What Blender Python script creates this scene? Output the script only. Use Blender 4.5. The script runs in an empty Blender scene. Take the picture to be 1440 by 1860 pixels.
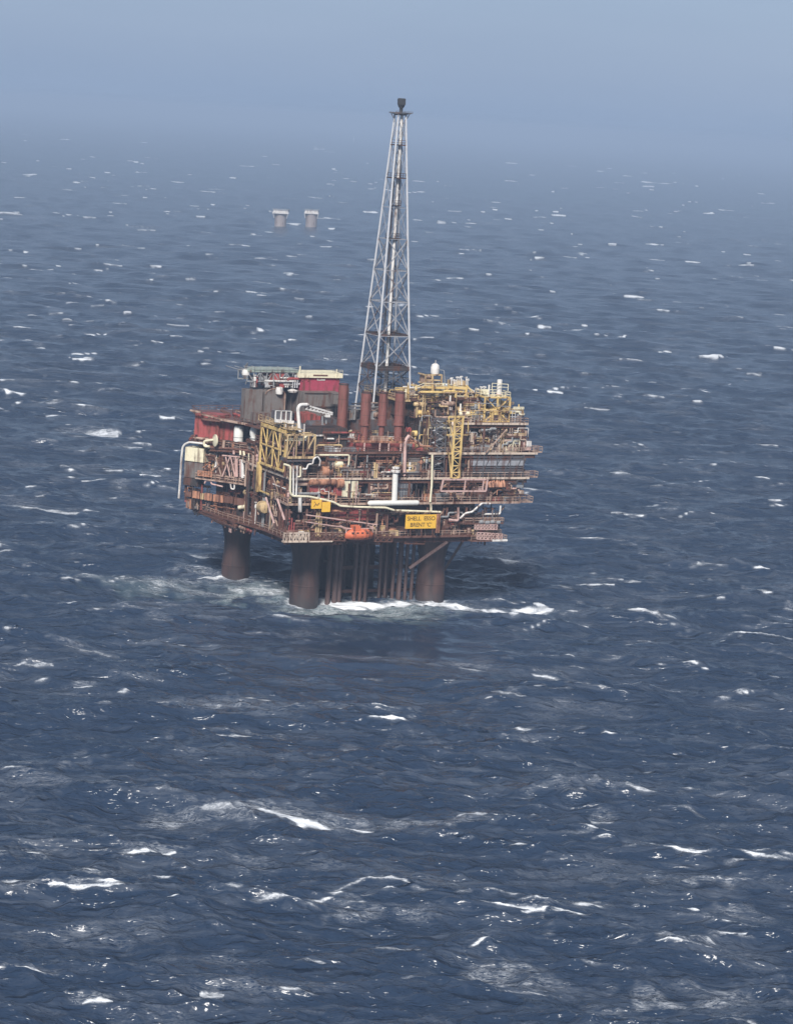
import bpy, math, random
import numpy as np
from mathutils import Vector, Matrix
R = math.radians
scene = bpy.context.scene
# ------------------------------------------------------------------ camera
CAM_H = 115.0
PITCH, ROLL = R(8.53), R(3.5)
FPX = 4750.0 / 1860.0                      # focal length in frame heights
cam_data = bpy.data.cameras.new('camera'); cam = bpy.data.objects.new('camera', cam_data)
scene.collection.objects.link(cam); scene.camera = cam
cam_data.sensor_fit = 'VERTICAL'; cam_data.sensor_height = 36.0; cam_data.lens = 36.0 * FPX
cam_data.clip_start = 1.0; cam_data.clip_end = 80000.0
cam.matrix_world = Matrix.Translation((0, 0, CAM_H)) @ Matrix.Rotation(R(90) - PITCH, 4, 'X') @ Matrix.Rotation(ROLL, 4, 'Z')
scene.view_settings.view_transform = 'Standard'; scene.view_settings.look = 'None'
scene.view_settings.exposure = 0.30; scene.view_settings.gamma = 1.0
scene.cycles.max_bounces = 6; scene.cycles.volume_bounces = 0
scene.cycles.volume_step_rate = 10.0
# ------------------------------------------------------------------ sky: hazy daylight
SUN_EL, SUN_AZ = R(40), R(189)             # azimuth clockwise from +Y (north): low on the left, behind the camera
world = bpy.data.worlds.new('World'); scene.world = world; world.use_nodes = True
wn, wl = world.node_tree.nodes, world.node_tree.links; wn.clear()
w_out = wn.new('ShaderNodeOutputWorld'); w_bg = wn.new('ShaderNodeBackground')
w_sky = wn.new('ShaderNodeTexSky'); w_sky.sky_type = 'NISHITA'; w_sky.sun_disc = False
w_sky.sun_elevation = SUN_EL; w_sky.sun_rotation = SUN_AZ
w_sky.air_density = 1.4; w_sky.dust_density = 1.5; w_sky.ozone_density = 2.5
w_co = wn.new('ShaderNodeTexCoord'); w_map = wn.new('ShaderNodeMapping'); w_map.inputs['Scale'].default_value = (1, 1, 5)
w_noise = wn.new('ShaderNodeTexNoise'); w_noise.inputs['Scale'].default_value = 5.5; w_noise.inputs['Detail'].default_value = 5
w_ramp = wn.new('ShaderNodeValToRGB')      # broken stratus: dark blue grey to pale blue grey
w_ramp.color_ramp.elements[0].position = 0.30; w_ramp.color_ramp.elements[0].color = (2.15, 3.12, 4.95, 1)
w_ramp.color_ramp.elements[1].position = 0.75; w_ramp.color_ramp.elements[1].color = (2.45, 3.42, 5.25, 1)
w_mix = wn.new('ShaderNodeMixRGB'); w_mix.inputs['Fac'].default_value = 0.82
wl.new(w_co.outputs['Generated'], w_map.inputs['Vector']); wl.new(w_map.outputs[0], w_noise.inputs['Vector'])
wl.new(w_noise.outputs['Fac'], w_ramp.inputs['Fac']); wl.new(w_sky.outputs[0], w_mix.inputs['Color1'])
wl.new(w_ramp.outputs['Color'], w_mix.inputs['Color2']); w_sep = wn.new('ShaderNodeSeparateXYZ'); wl.new(w_co.outputs['Generated'], w_sep.inputs[0])
w_el = wn.new('ShaderNodeMapRange'); w_el.inputs['From Min'].default_value = 0.05; w_el.inputs['From Max'].default_value = 0.42
w_el.inputs['To Min'].default_value = 1.0; w_el.inputs['To Max'].default_value = 0.31; w_el.interpolation_type = 'SMOOTHSTEP'; wl.new(w_sep.outputs['Z'], w_el.inputs['Value'])
w_dim = wn.new('ShaderNodeVectorMath'); w_dim.operation = 'SCALE'; wl.new(w_mix.outputs[0], w_dim.inputs[0]); wl.new(w_el.outputs[0], w_dim.inputs['Scale'])
w_low = wn.new('ShaderNodeMapRange'); w_low.inputs['From Min'].default_value = -0.005; w_low.inputs['From Max'].default_value = 0.06
w_low.inputs['To Min'].default_value = 0.95; w_low.inputs['To Max'].default_value = 0.98; w_low.interpolation_type = 'SMOOTHSTEP'; wl.new(w_sep.outputs['Z'], w_low.inputs['Value'])
w_dim2 = wn.new('ShaderNodeVectorMath'); w_dim2.operation = 'SCALE'; wl.new(w_dim.outputs[0], w_dim2.inputs[0]); wl.new(w_low.outputs[0], w_dim2.inputs['Scale'])
wl.new(w_dim2.outputs[0], w_bg.inputs['Color'])
w_bg.inputs['Strength'].default_value = 0.105; wl.new(w_bg.outputs[0], w_out.inputs['Surface'])
sun_d = bpy.data.lights.new('sun', 'SUN'); sun = bpy.data.objects.new('sun', sun_d); scene.collection.objects.link(sun)
sun_d.energy = 4.3; sun_d.angle = R(14.0); sun_d.color = (1.0, 0.95, 0.89)
_sd = Vector((math.sin(SUN_AZ) * math.cos(SUN_EL), math.cos(SUN_AZ) * math.cos(SUN_EL), math.sin(SUN_EL)))
sun.rotation_euler = _sd.to_track_quat('Z', 'Y').to_euler()
# ------------------------------------------------------------------ survey helpers (photo pixel + a known plane -> metres)
_MW = cam.matrix_world.to_3x3()
def ray(px, py):
    d = _MW @ Vector(((px - 720.0) / 4750.0, (930.0 - py) / 4750.0, -1.0)); return d
def on_water(px, py, z=0.0):
    d = ray(px, py); t = (z - CAM_H) / d.z; return Vector((d.x * t, d.y * t, z))
YAW = R(26)
ORIGIN = None
_c = on_water(551, 1102)                   # centre of the nearest concrete leg at the waterline
UH, VH = Vector((math.cos(YAW), math.sin(YAW), 0)), Vector((-math.sin(YAW), math.cos(YAW), 0))
ORIGIN = _c - UH * 9.0 - VH * 7.5
def wpos(u, v, z=0.0): return ORIGIN + UH * u + VH * v + Vector((0, 0, z))
def F(px, py, v):                          # a point on the plane v = const, parallel to the platform's front
    d = ray(px, py); o = Vector((0, 0, CAM_H)) - ORIGIN
    t = (v - o.dot(VH)) / d.dot(VH); p = o + d * t
    return (p.dot(UH), v, p.z)
def L(px, py, u):                          # a point on the plane u = const, parallel to the platform's left side
    d = ray(px, py); o = Vector((0, 0, CAM_H)) - ORIGIN
    t = (u - o.dot(UH)) / d.dot(UH); p = o + d * t
    return (u, p.dot(VH), p.z)
WO, WD, WN = Vector((3.3, 29.3, 0)), Vector((-.613, .790, 0)), Vector((-.790, -.613, 0))   # the angled left wing
def wpt(s, off, z): q = WO + WD * s + WN * off; return (q.x, q.y, z)
def W(px, py, off=0.0):                    # a point on the wing's wall
    d = ray(px, py); o = Vector((0, 0, CAM_H)) - ORIGIN
    dl, ol = Vector((d.dot(UH), d.dot(VH), d.z)), Vector((o.dot(UH), o.dot(VH), o.z))
    t = ((WO + WN * off - ol).dot(WN)) / dl.dot(WN); p = ol + dl * t
    return ((p - WO).dot(WD), p.z)
def Wp(px, py, off=0.0): s, z = W(px, py, off); return wpt(s, off, z)
# ------------------------------------------------------------------ materials
def new_mat(name):
    m = bpy.data.materials.new(name); m.use_nodes = True
    return m, m.node_tree.nodes, m.node_tree.links, m.node_tree.nodes['Principled BSDF']
# ------------------------------------------------------------------ the sea
random.seed(7); rng = np.random.default_rng(11)
def ocean_tile(N, Lm, wind, lam_peak, hs, lam_min, lam_max, spread, seed):
    g = np.random.default_rng(seed)
    k1 = np.fft.fftfreq(N, d=Lm / N) * 2 * np.pi
    kx, ky = np.meshgrid(k1, k1, indexing='xy'); k = np.hypot(kx, ky); k[0, 0] = 1e-6
    kp = 2 * np.pi / lam_peak
    S = np.exp(-1.25 * (kp / k) ** 2) / k ** 4
    gam = np.exp(-(np.sqrt(k / kp) - 1) ** 2 / (2 * 0.09 ** 2)); S *= 2.6 ** gam
    c = (kx * wind[0] + ky * wind[1]) / k
    D = np.where(c > 0, np.abs(c) ** spread, 0.0) * 1.0 + 0.02
    S = S * D * (k < 2 * np.pi / lam_min) * (k > 2 * np.pi / lam_max)
    S[0, 0] = 0
    A = np.sqrt(S) * (g.standard_normal((N, N)) + 1j * g.standard_normal((N, N)))
    h = np.real(np.fft.ifft2(A)); sc = hs / 4.0 / h.std()
    A *= sc
    return dict(N=N, L=Lm, A=A, kx=kx, ky=ky, k=k)
def ocean_fields(T, chop, t, lowpass=None):
    A = T['A'] * np.exp(-1j * np.sqrt(9.81 * T['k']) * t)
    if lowpass: A = A * np.exp(-(T['k'] * lowpass / (2 * np.pi)) ** 4)
    kx, ky, k = T['kx'], T['ky'], T['k']
    inv = lambda a: np.real(np.fft.ifft2(a))
    h = inv(A); dx = inv(1j * kx / k * A) * chop; dy = inv(1j * ky / k * A) * chop
    dxx = inv(-kx * kx / k * A) * chop; dyy = inv(-ky * ky / k * A) * chop; dxy = inv(-kx * ky / k * A) * chop
    J = (1 + dxx) * (1 + dyy) - dxy ** 2
    return h, dx, dy, J
def sample(f, Lm, x, y):
    N = f.shape[0]; gx = (x / Lm * N) % N; gy = (y / Lm * N) % N
    x0 = np.floor(gx).astype(np.int32); y0 = np.floor(gy).astype(np.int32); fx = gx - x0; fy = gy - y0
    x0 %= N; y0 %= N; x1 = (x0 + 1) % N; y1 = (y0 + 1) % N
    return (f[y0, x0] * (1 - fx) + f[y0, x1] * fx) * (1 - fy) + (f[y1, x0] * (1 - fx) + f[y1, x1] * fx) * fy
WA = R(-97)                                   # the swell runs towards the camera
wind = (math.cos(WA), math.sin(WA))
big = ocean_tile(1280, 1010.0, wind, 38.0, 3.3, 1.9, 105.0, 4, 3)
fine = ocean_tile(512, 127.0, wind, 7.5, 0.86, 0.55, 9.5, 2.0, 5)
CH = 1.0
h0, dx0, dy0, J0 = ocean_fields(big, CH, 0.0)
h1, dx1, dy1, J1 = ocean_fields(big, CH, 0.0, lowpass=16.0)
JW = ocean_fields(big, CH, 0.0, lowpass=5.5)[3]
hf, dxf, dyf, Jf = ocean_fields(fine, 0.55, 0.0)
thr = np.quantile(JW, 0.014)
crest = np.clip((thr - JW) / (thr - np.quantile(JW, 0.003)), 0, 1)
trail = np.zeros_like(crest)                  # the foam left behind by earlier breakers
for s in range(1, 9):
    _, _, _, Jt = ocean_fields(big, CH, -0.45 * s)
    c_ = np.clip((np.quantile(Jt, 0.035) - Jt) / (np.quantile(Jt, 0.035) - np.quantile(Jt, 0.008)), 0, 1)
    trail = np.maximum(trail, c_ * (0.84 ** s) * .8)
sh = rng.random((64, 64)); 
# polar grid: as fine as the eye needs in front, coarser behind
dep = np.arange(R(22.5), R(0.75), -0.000310)
dist = CAM_H / np.tan(dep)
near = [5, 20, 50, 90, 140, 190, 230, 260]; far = [10500, 13500, 18000, 24000, 31000, 38000]
dist = np.concatenate([near, dist[dist > 272], far])
mid = np.arange(-R(10.6), R(10.6), 0.00039)
step, side, a = 0.0006, [], mid[-1]
while True:
    step *= 1.065; a += step
    if a > math.pi - step * 0.5: break
    side.append(a)
side = np.array(side); ang = np.concatenate([-side[::-1], mid, side]); nc = len(ang); nr = len(dist)
D2, A2 = np.meshgrid(dist, ang, indexing='ij')
X = (D2 * np.sin(A2)).ravel(); Y = (D2 * np.cos(A2)).ravel(); DD = D2.ravel()
rowsp = np.gradient(dist); SP = np.repeat(rowsp, nc)
wl_ = np.clip((SP - 3.0) / 9.0, 0, 1)         # far rows see only the long waves
wf_ = np.clip((2.6 - SP) / 2.0, 0, 1)
amp = np.clip((9000 - DD) / 3000, 0, 1)
ca, sa = math.cos(0.5), math.sin(0.5)
XR, YR = X * ca + Y * sa, -X * sa + Y * ca    # the fine tile is turned so the two never repeat together
_sc = on_water(700, 1172); _sx, _sy = (X - _sc.x) / 30.0, (Y - _sc.y) / 34.0
slick = np.clip(1.35 - np.sqrt(_sx ** 2 + _sy ** 2) - .35 * (sample(np.random.default_rng(9).random((64, 64)), 64 * 7, X, Y) - .5), 0, 1)   # smoother water before the legs, flattened to bring out the platform's dark reflection
wf_ = wf_ * (1 - .95 * slick)
S_ = lambda f: sample(f, big['L'], X, Y)
Sf = lambda f: sample(f, fine['L'], X, Y)
amp = amp * (1 - .78 * slick)
Z = (S_(h0) * (1 - wl_) + S_(h1) * wl_) * amp + Sf(hf) * wf_
PX = X + (S_(dx0) * (1 - wl_) + S_(dx1) * wl_) * amp * (1 - 0.4 * wl_) + Sf(dxf) * wf_
PY = Y + (S_(dy0) * (1 - wl_) + S_(dy1) * wl_) * amp * (1 - 0.4 * wl_) + Sf(dyf) * wf_
# patches decide which crests break: a smooth random field thins the whitecaps out
def smooth_noise(x, y, s, seed):
    g = np.random.default_rng(seed).random((256, 256)); return sample(g, 256 * s, x, y)
patch = smooth_noise(X, Y, 55, 1) * 0.6 + smooth_noise(X, Y, 21, 2) * 0.4
foam = S_(crest) * np.clip((patch - 0.44) * 6, 0, 1)
trl = S_(trail) * np.clip((patch - 0.26) * 3.2, 0, 1)
aer = np.zeros_like(foam)
FG, TG = foam.reshape(nr, nc), trl.reshape(nr, nc)
PG = (smooth_noise(X, Y, 90, 31) * .5 + smooth_noise(X, Y, 30, 32) * .5).reshape(nr, nc)
Jg = sample(J0, big['L'], X, Y).reshape(nr, nc); i0 = len(side); wr = np.random.default_rng(77)
nrow = int(np.sum(dist < 9000)); cand = []
for _ in range(42000):                        # small whitecaps ride on the sharpest crests
    r_, c_ = int(wr.integers(8, nrow)), int(wr.integers(i0 + 45, i0 + len(mid) - 45)); 
    if wr.random() < np.clip((dist[r_] - 180) / 900, .14, .8) * np.clip((PG[r_, c_] - .40) * 7, .04, 1): cand.append((Jg[r_, c_], r_, c_))
cand.sort(); dth = 0.00039
for q_, (jv, r_, c_) in enumerate(cand[:1450]):
    d_ = dist[r_]; ln = (wr.gamma(1.8, 1.5) + .8 + d_ * .0042) * min(1.7, wr.lognormal(0, .5)); half = max(1.5, ln / 2 / (d_ * dth)); th = max(.40, wr.uniform(.16, .5) / rowsp[r_] * (1 + d_ / 900)); st = (wr.beta(1.3, 2.0) * 1.1 + .14) * (1 + .45 * min(1, max(0, (d_ - 500) / 900)))
    c0, c1 = int(max(0, c_ - half)), int(min(nc - 1, c_ + half)); th = min(th, 2.2 if d_ > 900 else 9); hh = int(th * 2 + half * .12 + 2); r0, r1 = max(0, r_ - hh), min(nr - 1, r_ + hh)
    if c1 - c0 < 2: continue
    cc, rr2 = np.arange(c0, c1 + 1), np.arange(r0, r1 + 1); t_ = (cc - c_) / half; slope = wr.normal(0, .05) - .03; wob = wr.uniform(0, 6.28)
    mid_ = r_ - slope * (cc - c_) + np.sin(t_ * 3.1 + wob) * half * .035
    tap = np.clip(1 - np.abs(t_) ** wr.uniform(1.2, 3), 0, 1); prof = np.clip(1.3 - np.abs(rr2[:, None] - mid_[None, :]) / (th * (.35 + tap[None, :])), 0, 1) * (tap[None, :] ** .5) * st
    FG[r0:r1 + 1, c0:c1 + 1] = np.maximum(FG[r0:r1 + 1, c0:c1 + 1], prof)
    if q_ % 3 == 0 and d_ < 1500:             # with a veil of older foam just behind the crest
        hh *= 3; r0, r1 = max(0, r_ - hh // 3), min(nr - 1, r_ + hh); rr2 = np.arange(r0, r1 + 1)
        veil = np.clip(1 - np.abs(rr2[:, None] - mid_[None, :] - hh * .3) / (hh * .6), 0, 1) * tap[None, :] * .6 * wr.random()
        TG[r0:r1 + 1, c0:c1 + 1] = np.maximum(TG[r0:r1 + 1, c0:c1 + 1], veil)
foam, trl = FG.ravel() * (1 - .85 * slick), TG.ravel() * (1 - .7 * slick)
def ribbon(px, py, length, width, tilt=0.0, strength=1.0, soft=False, bend=0.0):
    """one breaker seen in the photograph: a streak of foam on the water"""
    c = on_water(px, py); q = np.array([math.cos(tilt), math.sin(tilt)])
    ex, ey = X - c.x, Y - c.y
    a_ = ex * q[0] + ey * q[1]; b_ = -ex * q[1] + ey * q[0]
    n_ = smooth_noise(X, Y, 2.3, int(px)) - 0.5; n2 = smooth_noise(X, Y, 0.9, int(py)) - 0.5
    b_ = b_ + bend * (a_ / length) ** 2 * 4 + n_ * width * 1.3 + n2 * width * .5
    e = np.clip(1 - (2 * a_ / length) ** 2, 0, None) ** 0.5
    if soft: return np.clip(1 - (b_ / (width * .9)) ** 2, 0, 1) * np.clip(1 - (2 * a_ / length + n_ * .8) ** 2, 0, 1) * strength * np.clip(1 + n_ * 1.6, 0, 1.3)
    m = np.clip(1.25 - np.abs(b_) / (width * (0.15 + e)), 0, 1) * (e > 0) * strength
    return m
for (px, py, ln, wd, tl, st) in [
    (520, 1484, 9, 2.0, -0.25, 1.2), (560, 1490, 17.0, 1.5, -0.36, 1.2), (625, 1500, 10, .8, -.42, 1.1), (395, 1478, 9, 1.6, -0.2, .6), (275, 1547, 8.0, 0.8, 0.3, 1.0), (50, 1543, 9, .45, .1, .9),
    (150, 1630, 12, .6, -.1, .9), (150, 1246, 5, 1.1, 0, .9), (460, 1331, 13, .5, 0, .8), (638, 1355, 4, .7, 0, .8), (1000, 1222, 8, .8, -.3, .8),
    (960, 1351, 4, .8, 0, .8), (1210, 1254, 6, .6, 0, .6), (1240, 1732, 9, .45, 0, .9), (1410, 1366, 9, .6, 0, .8), (850, 1487, 6, 1.4, 0, .7), (1095, 1478, 4, .9, 0, .7),
    (62, 1215, 7, .9, 0, .6), (1150, 940, 14, 2.0, 0, .75), (180, 785, 15, 4.5, -.3, .75), (245, 817, 14, 3.5, -.3, .85), (272, 864, 7, 2.2, -.2, 1.0),
    (265, 998, 11, 1.6, -.1, .8), (905, 1019, 14, 2.4, -.3, .9), (365, 1012, 12, 2.6, -.3, .7), (1085, 742, 11, 2.0, 0, .8), (1150, 660, 16, 2.4, -.05, .8),
    (880, 678, 18, 4, 0, .75), (400, 604, 10, 2.5, -.2, .9), (320, 590, 14, 2.6, -.1, .8), (905, 588, 18, 5, -.3, .7), (855, 454, 26, 9, -.1, .9), (265, 418, 22, 9, 0, .9),
    (1187, 396, 16, 9, 0, .8), (1335, 503, 16, 6, 0, .8), (110, 930, 13, 1.4, -.1, .8), (170, 1180, 12, 1.0, -.1, .6), (385, 1813, 3, 1.2, 0, .8), (60, 1779, 5, .5, 0, .9),
    (175, 1826, 4, .5, 0, .9), (1250, 1658, 4, .7, 0, .9), (970, 1668, 5, .5, .5, .9), (870, 1215, 8, .8, -.1, .7), (920, 1270, 8, .9, -.1, .6), (510, 1300, 6, .6, 0, .6)]:
    foam = np.maximum(foam, ribbon(px, py, ln, wd, tl, st))
    trl = np.maximum(trl, ribbon(px, py - 6, ln * 1.9, wd * 3.2, tl, .7 * st, True))
for (px, py, ln, wd, st) in [(370, 1480, 22, 3.5, .6), (780, 1490, 40, 3, .5), (190, 1580, 10, 5, .6), (950, 1770, 12, 3, .75), (1280, 1795, 16, 4, .75), (1350, 1650, 9, 3, .7), (1070, 1650, 8, 3, .55),
                             (1290, 1600, 30, 3, .45), (700, 1660, 20, 3, .4), (90, 1390, 16, 3, .5), (920, 1745, 10, 2.5, .6), (1060, 1430, 30, 5, .35), (1220, 1590, 26, 3, .4), (450, 1560, 12, 3, .4)]:
    trl = np.maximum(trl, ribbon(px, py, ln * 1.25, wd * 1.4, 0.0, st * 1.15, True))
# white water round the legs
for (px, py, ln, wd, tl, st) in [(622, 1094, 15, 4.2, 0, 1.2), (665, 1097, 12, 2.6, -.1, 1.1), (715, 1099, 16, 3.2, -.15, 1.15), (650, 1083, 15, 3.0, 0, 1.1), (790, 1101, 16, 3.4, -.3, .9), (880, 1107, 30, 3.8, -.12, 1.1), (840, 1103, 18, 3.2, -.2, 1.1), (965, 1107, 10, 3.2, .3, 1.1), (975, 1102, 3, 3, 0, 1),
                                 (320, 1068, 30, 1.6, -.2, .5), (250, 1050, 20, 2, 0, .4), (470, 1075, 16, 2.8, 0, .62), (425, 1062, 10, 2.0, 0, .6), (560, 1112, 9, 1.6, 0, .6), (820, 1098, 10, 2, 0, .7)]:
    foam = np.maximum(foam, ribbon(px, py, ln, wd, tl, st))
for (px, py, ln, wd, st) in [(290, 1060, 46, 7, .55), (470, 1080, 24, 8, .6), (670, 1105, 34, 12, .9), (800, 1100, 22, 8, .85), (900, 1108, 40, 6, .85), (600, 1150, 26, 8, .3), (430, 1040, 30, 10, .5), (700, 1060, 50, 14, .5)]:
    trl = np.maximum(trl, ribbon(px, py, ln * 1.2, wd * 1.2, -.1, st * 1.1, True))
for (px, py, ln, wd, st) in [(670, 1110, 36, 13, .9), (470, 1078, 26, 10, .55), (290, 1066, 30, 7, .3)]:
    aer = np.maximum(aer, ribbon(px, py, ln * 1.2, wd * 1.2, 0, st, True))
for lu, lv in ((11.0, 12.0), (43.6, 10.5), (4.6, 39.5), (38.0, 41.0)):          # churned collars round the legs
    c_ = wpos(lu, lv); rr_ = np.hypot(X - c_.x, Y - c_.y); nz_ = smooth_noise(X, Y, 1.6, 5) + .5 * smooth_noise(X, Y, .7, 6)
    foam = np.maximum(foam, np.clip(1.0 - (rr_ - 3.4) / 2.6, 0, 1) * np.clip(nz_ * 1.5 - .35, 0, 1) * .95); trl = np.maximum(trl, np.clip(1.1 - (rr_ - 3.4) / 9, 0, 1) * nz_ * .8)
co = np.empty((nr * nc, 3), np.float32); co[:, 0] = PX; co[:, 1] = PY; co[:, 2] = Z
i = np.arange(nr - 1)[:, None] * nc + np.arange(nc)[None, :]; j = np.arange(nr - 1)[:, None] * nc + (np.arange(nc)[None, :] + 1) % nc
quads = np.stack([i, i + nc, j + nc, j], -1).reshape(-1, 4)[:, ::-1]
me = bpy.data.meshes.new('water'); me.vertices.add(len(co)); me.vertices.foreach_set('co', co.ravel())
me.loops.add(quads.size); me.loops.foreach_set('vertex_index', quads.astype(np.int32).ravel())
me.polygons.add(len(quads)); me.polygons.foreach_set('loop_start', np.arange(0, quads.size, 4, dtype=np.int32))
me.polygons.foreach_set('loop_total', np.full(len(quads), 4, np.int32))
me.update(calc_edges=True); me.shade_smooth()
for nm, arr in (('foam', foam), ('trail', trl), ('aerated', aer), ('slick', slick)):
    at_ = me.attributes.new(nm, 'FLOAT', 'POINT'); at_.data.foreach_set('value', arr.astype(np.float32))
water = bpy.data.objects.new('water', me); scene.collection.objects.link(water)
water['kind'] = 'structure'
m, n, l, bs = new_mat('sea_water')
geo = n.new('ShaderNodeNewGeometry')
def noise(scale, detail=4, rough=.6, dist=0.0, sc=(1, 1, 1), rot=0.0):
    mp = n.new('ShaderNodeMapping'); mp.inputs['Scale'].default_value = sc; mp.inputs['Rotation'].default_value = (0, 0, rot)
    l.new(geo.outputs['Position'], mp.inputs['Vector'])
    t = n.new('ShaderNodeTexNoise'); t.inputs['Scale'].default_value = scale; t.inputs['Detail'].default_value = detail
    t.inputs['Roughness'].default_value = rough; t.inputs['Distortion'].default_value = dist; l.new(mp.outputs[0], t.inputs['Vector']); return t.outputs['Fac']
def ridged(scale, detail, sc, rot=0.0):
    mp = n.new('ShaderNodeMapping'); mp.inputs['Scale'].default_value = sc; mp.inputs['Rotation'].default_value = (0, 0, rot)
    l.new(geo.outputs['Position'], mp.inputs['Vector']); t = n.new('ShaderNodeTexNoise'); t.noise_type = 'RIDGED_MULTIFRACTAL'; t.normalize = False
    t.inputs['Scale'].default_value = scale; t.inputs['Detail'].default_value = detail; t.inputs['Distortion'].default_value = .5; t.inputs['Roughness'].default_value = .5
    l.new(mp.outputs[0], t.inputs['Vector']); return t.outputs['Fac']
def math_(op, a, b=None, c=None, clamp=False):
    q = n.new('ShaderNodeMath'); q.operation = op; q.use_clamp = clamp
    for k_, x in enumerate((a, b, c)):
        if x is None: continue
        if isinstance(x, (int, float)): q.inputs[k_].default_value = x
        else: l.new(x, q.inputs[k_])
    return q.outputs[0]
def attr(nm):
    q = n.new('ShaderNodeAttribute'); q.attribute_name = nm; return q.outputs['Fac']
ripple = ridged(0.34, 3, (0.5, 1.5, 1)); ripple2 = ridged(1.3, 3, (0.55, 1.5, 1), .2)
ripple3 = ridged(0.085, 2, (0.5, 1.4, 1), -.1)
hgt = math_('ADD', math_('ADD', math_('MULTIPLY', ripple, .42), math_('MULTIPLY', ripple2, 0.12)), math_('MULTIPLY', ripple3, 1.0))
bp = n.new('ShaderNodeBump'); l.new(math_('MULTIPLY_ADD', attr('slick'), -.93, 1.0), bp.inputs['Strength']); bp.inputs['Distance'].default_value = 2.1; l.new(hgt, bp.inputs['Height'])
# lacy foam: ridged noise cuts holes in the trails, coarser noise eats the edges of the breakers
rid = math_('ABSOLUTE', math_('SUBTRACT', noise(0.50, 3, .55, 1.8, (.32, 1.3, 1), .1), .5))
lace = math_('SUBTRACT', 1.0, math_('MULTIPLY', rid, 15.0), clamp=True)
lace2 = math_('SUBTRACT', 1.0, math_('MULTIPLY', math_('ABSOLUTE', math_('SUBTRACT', noise(1.1, 3, .55, 1.5, (.4, 1.3, 1)), .5)), 12.0), clamp=True)
lc = math_('MAXIMUM', lace, math_('MULTIPLY', lace2, .8))
edge = noise(1.1, 6, .7, .5, (.7, 1.3, 1))
edge2 = noise(3.6, 4, .7, .4, (.6, 1.3, 1))
fm = math_('MULTIPLY_ADD', attr('foam'), 1.75, math_('MULTIPLY_ADD', edge2, 1.3, math_('MULTIPLY_ADD', edge, 1.5, -2.05)), clamp=True)
fm = math_('MAXIMUM', fm, math_('MULTIPLY', math_('MULTIPLY', attr('foam'), .55), math_('MULTIPLY_ADD', edge2, 2.0, -.5), clamp=True))
fm = math_('MULTIPLY', fm, math_('GREATER_THAN', attr('foam'), 0.02))
tr = math_('MULTIPLY', math_('MULTIPLY', math_('POWER', attr('trail'), 1.3), math_('MULTIPLY_ADD', lc, 1.25, .07)), math_('MULTIPLY_ADD', edge, 2.6, -.75), clamp=True)
wisps = math_('MULTIPLY', math_('MULTIPLY', lc, math_('MULTIPLY_ADD', noise(0.045, 3, .6, 0, (.5, 1.4, 1)), 5.0, -2.75, clamp=True)), .22)
film_sheen = math_('MULTIPLY', math_('MULTIPLY_ADD', noise(0.16, 9, .74, 1.2, (.26, 1.6, 1), -.06), 4.5, -2.2, clamp=True), math_('MULTIPLY_ADD', noise(.014, 2, .5, 0, (.6, 1.2, 1)), .40, -.05))  # pale streaks in the colour: foam film and painted wave-back sheen
ft = math_('MAXIMUM', math_('MAXIMUM', fm, math_('MULTIPLY', tr, .62)), math_('MAXIMUM', wisps, math_('MULTIPLY', film_sheen, math_('MULTIPLY_ADD', attr('slick'), -.62, .5))))
body = n.new('ShaderNodeMixRGB'); body.inputs['Color1'].default_value = (0.020, 0.037, 0.073, 1); body.inputs['Color2'].default_value = (0.095, 0.140, 0.150, 1)
l.new(attr('aerated'), body.inputs['Fac'])
colr = n.new('ShaderNodeMixRGB'); colr.inputs['Color2'].default_value = (0.80, 0.84, 0.89, 1); l.new(ft, colr.inputs['Fac']); l.new(body.outputs[0], colr.inputs['Color1'])
l.new(colr.outputs[0], bs.inputs['Base Color']); bs.inputs['IOR'].default_value = 1.33
l.new(math_('MULTIPLY_ADD', ft, .5, .19), bs.inputs['Roughness']); l.new(bp.outputs[0], bs.inputs['Normal'])
me.materials.append(m)
# ------------------------------------------------------------------ sea haze
import bmesh
def haze_box():
    b = bmesh.new(); bmesh.ops.create_cube(b, size=1.0)
    mm = bpy.data.meshes.new('haze'); b.to_mesh(mm); b.free()
    o = bpy.data.objects.new('haze', mm); scene.collection.objects.link(o)
    o.scale = (90000, 90000, 138); o.location = (0, 0, 128 - 69); o['kind'] = 'stuff'
    o['label'] = 'pale blue sea haze veiling the far water'; o['category'] = 'haze'
    mt = bpy.data.materials.new('sea_haze'); mt.use_nodes = True; nn = mt.node_tree.nodes; ll = mt.node_tree.links; nn.clear()
    out = nn.new('ShaderNodeOutputMaterial'); pv = nn.new('ShaderNodeVolumePrincipled')
    pv.inputs['Color'].default_value = HAZE_COL; pv.inputs['Density'].default_value = HAZE_DENS; pv.inputs['Anisotropy'].default_value = -0.10
    ll.new(pv.outputs[0], out.inputs['Volume']); mm.materials.append(mt)
HAZE_COL, HAZE_DENS = (0.49, 0.64, 0.885, 1), 0.000175
haze_box()
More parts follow.
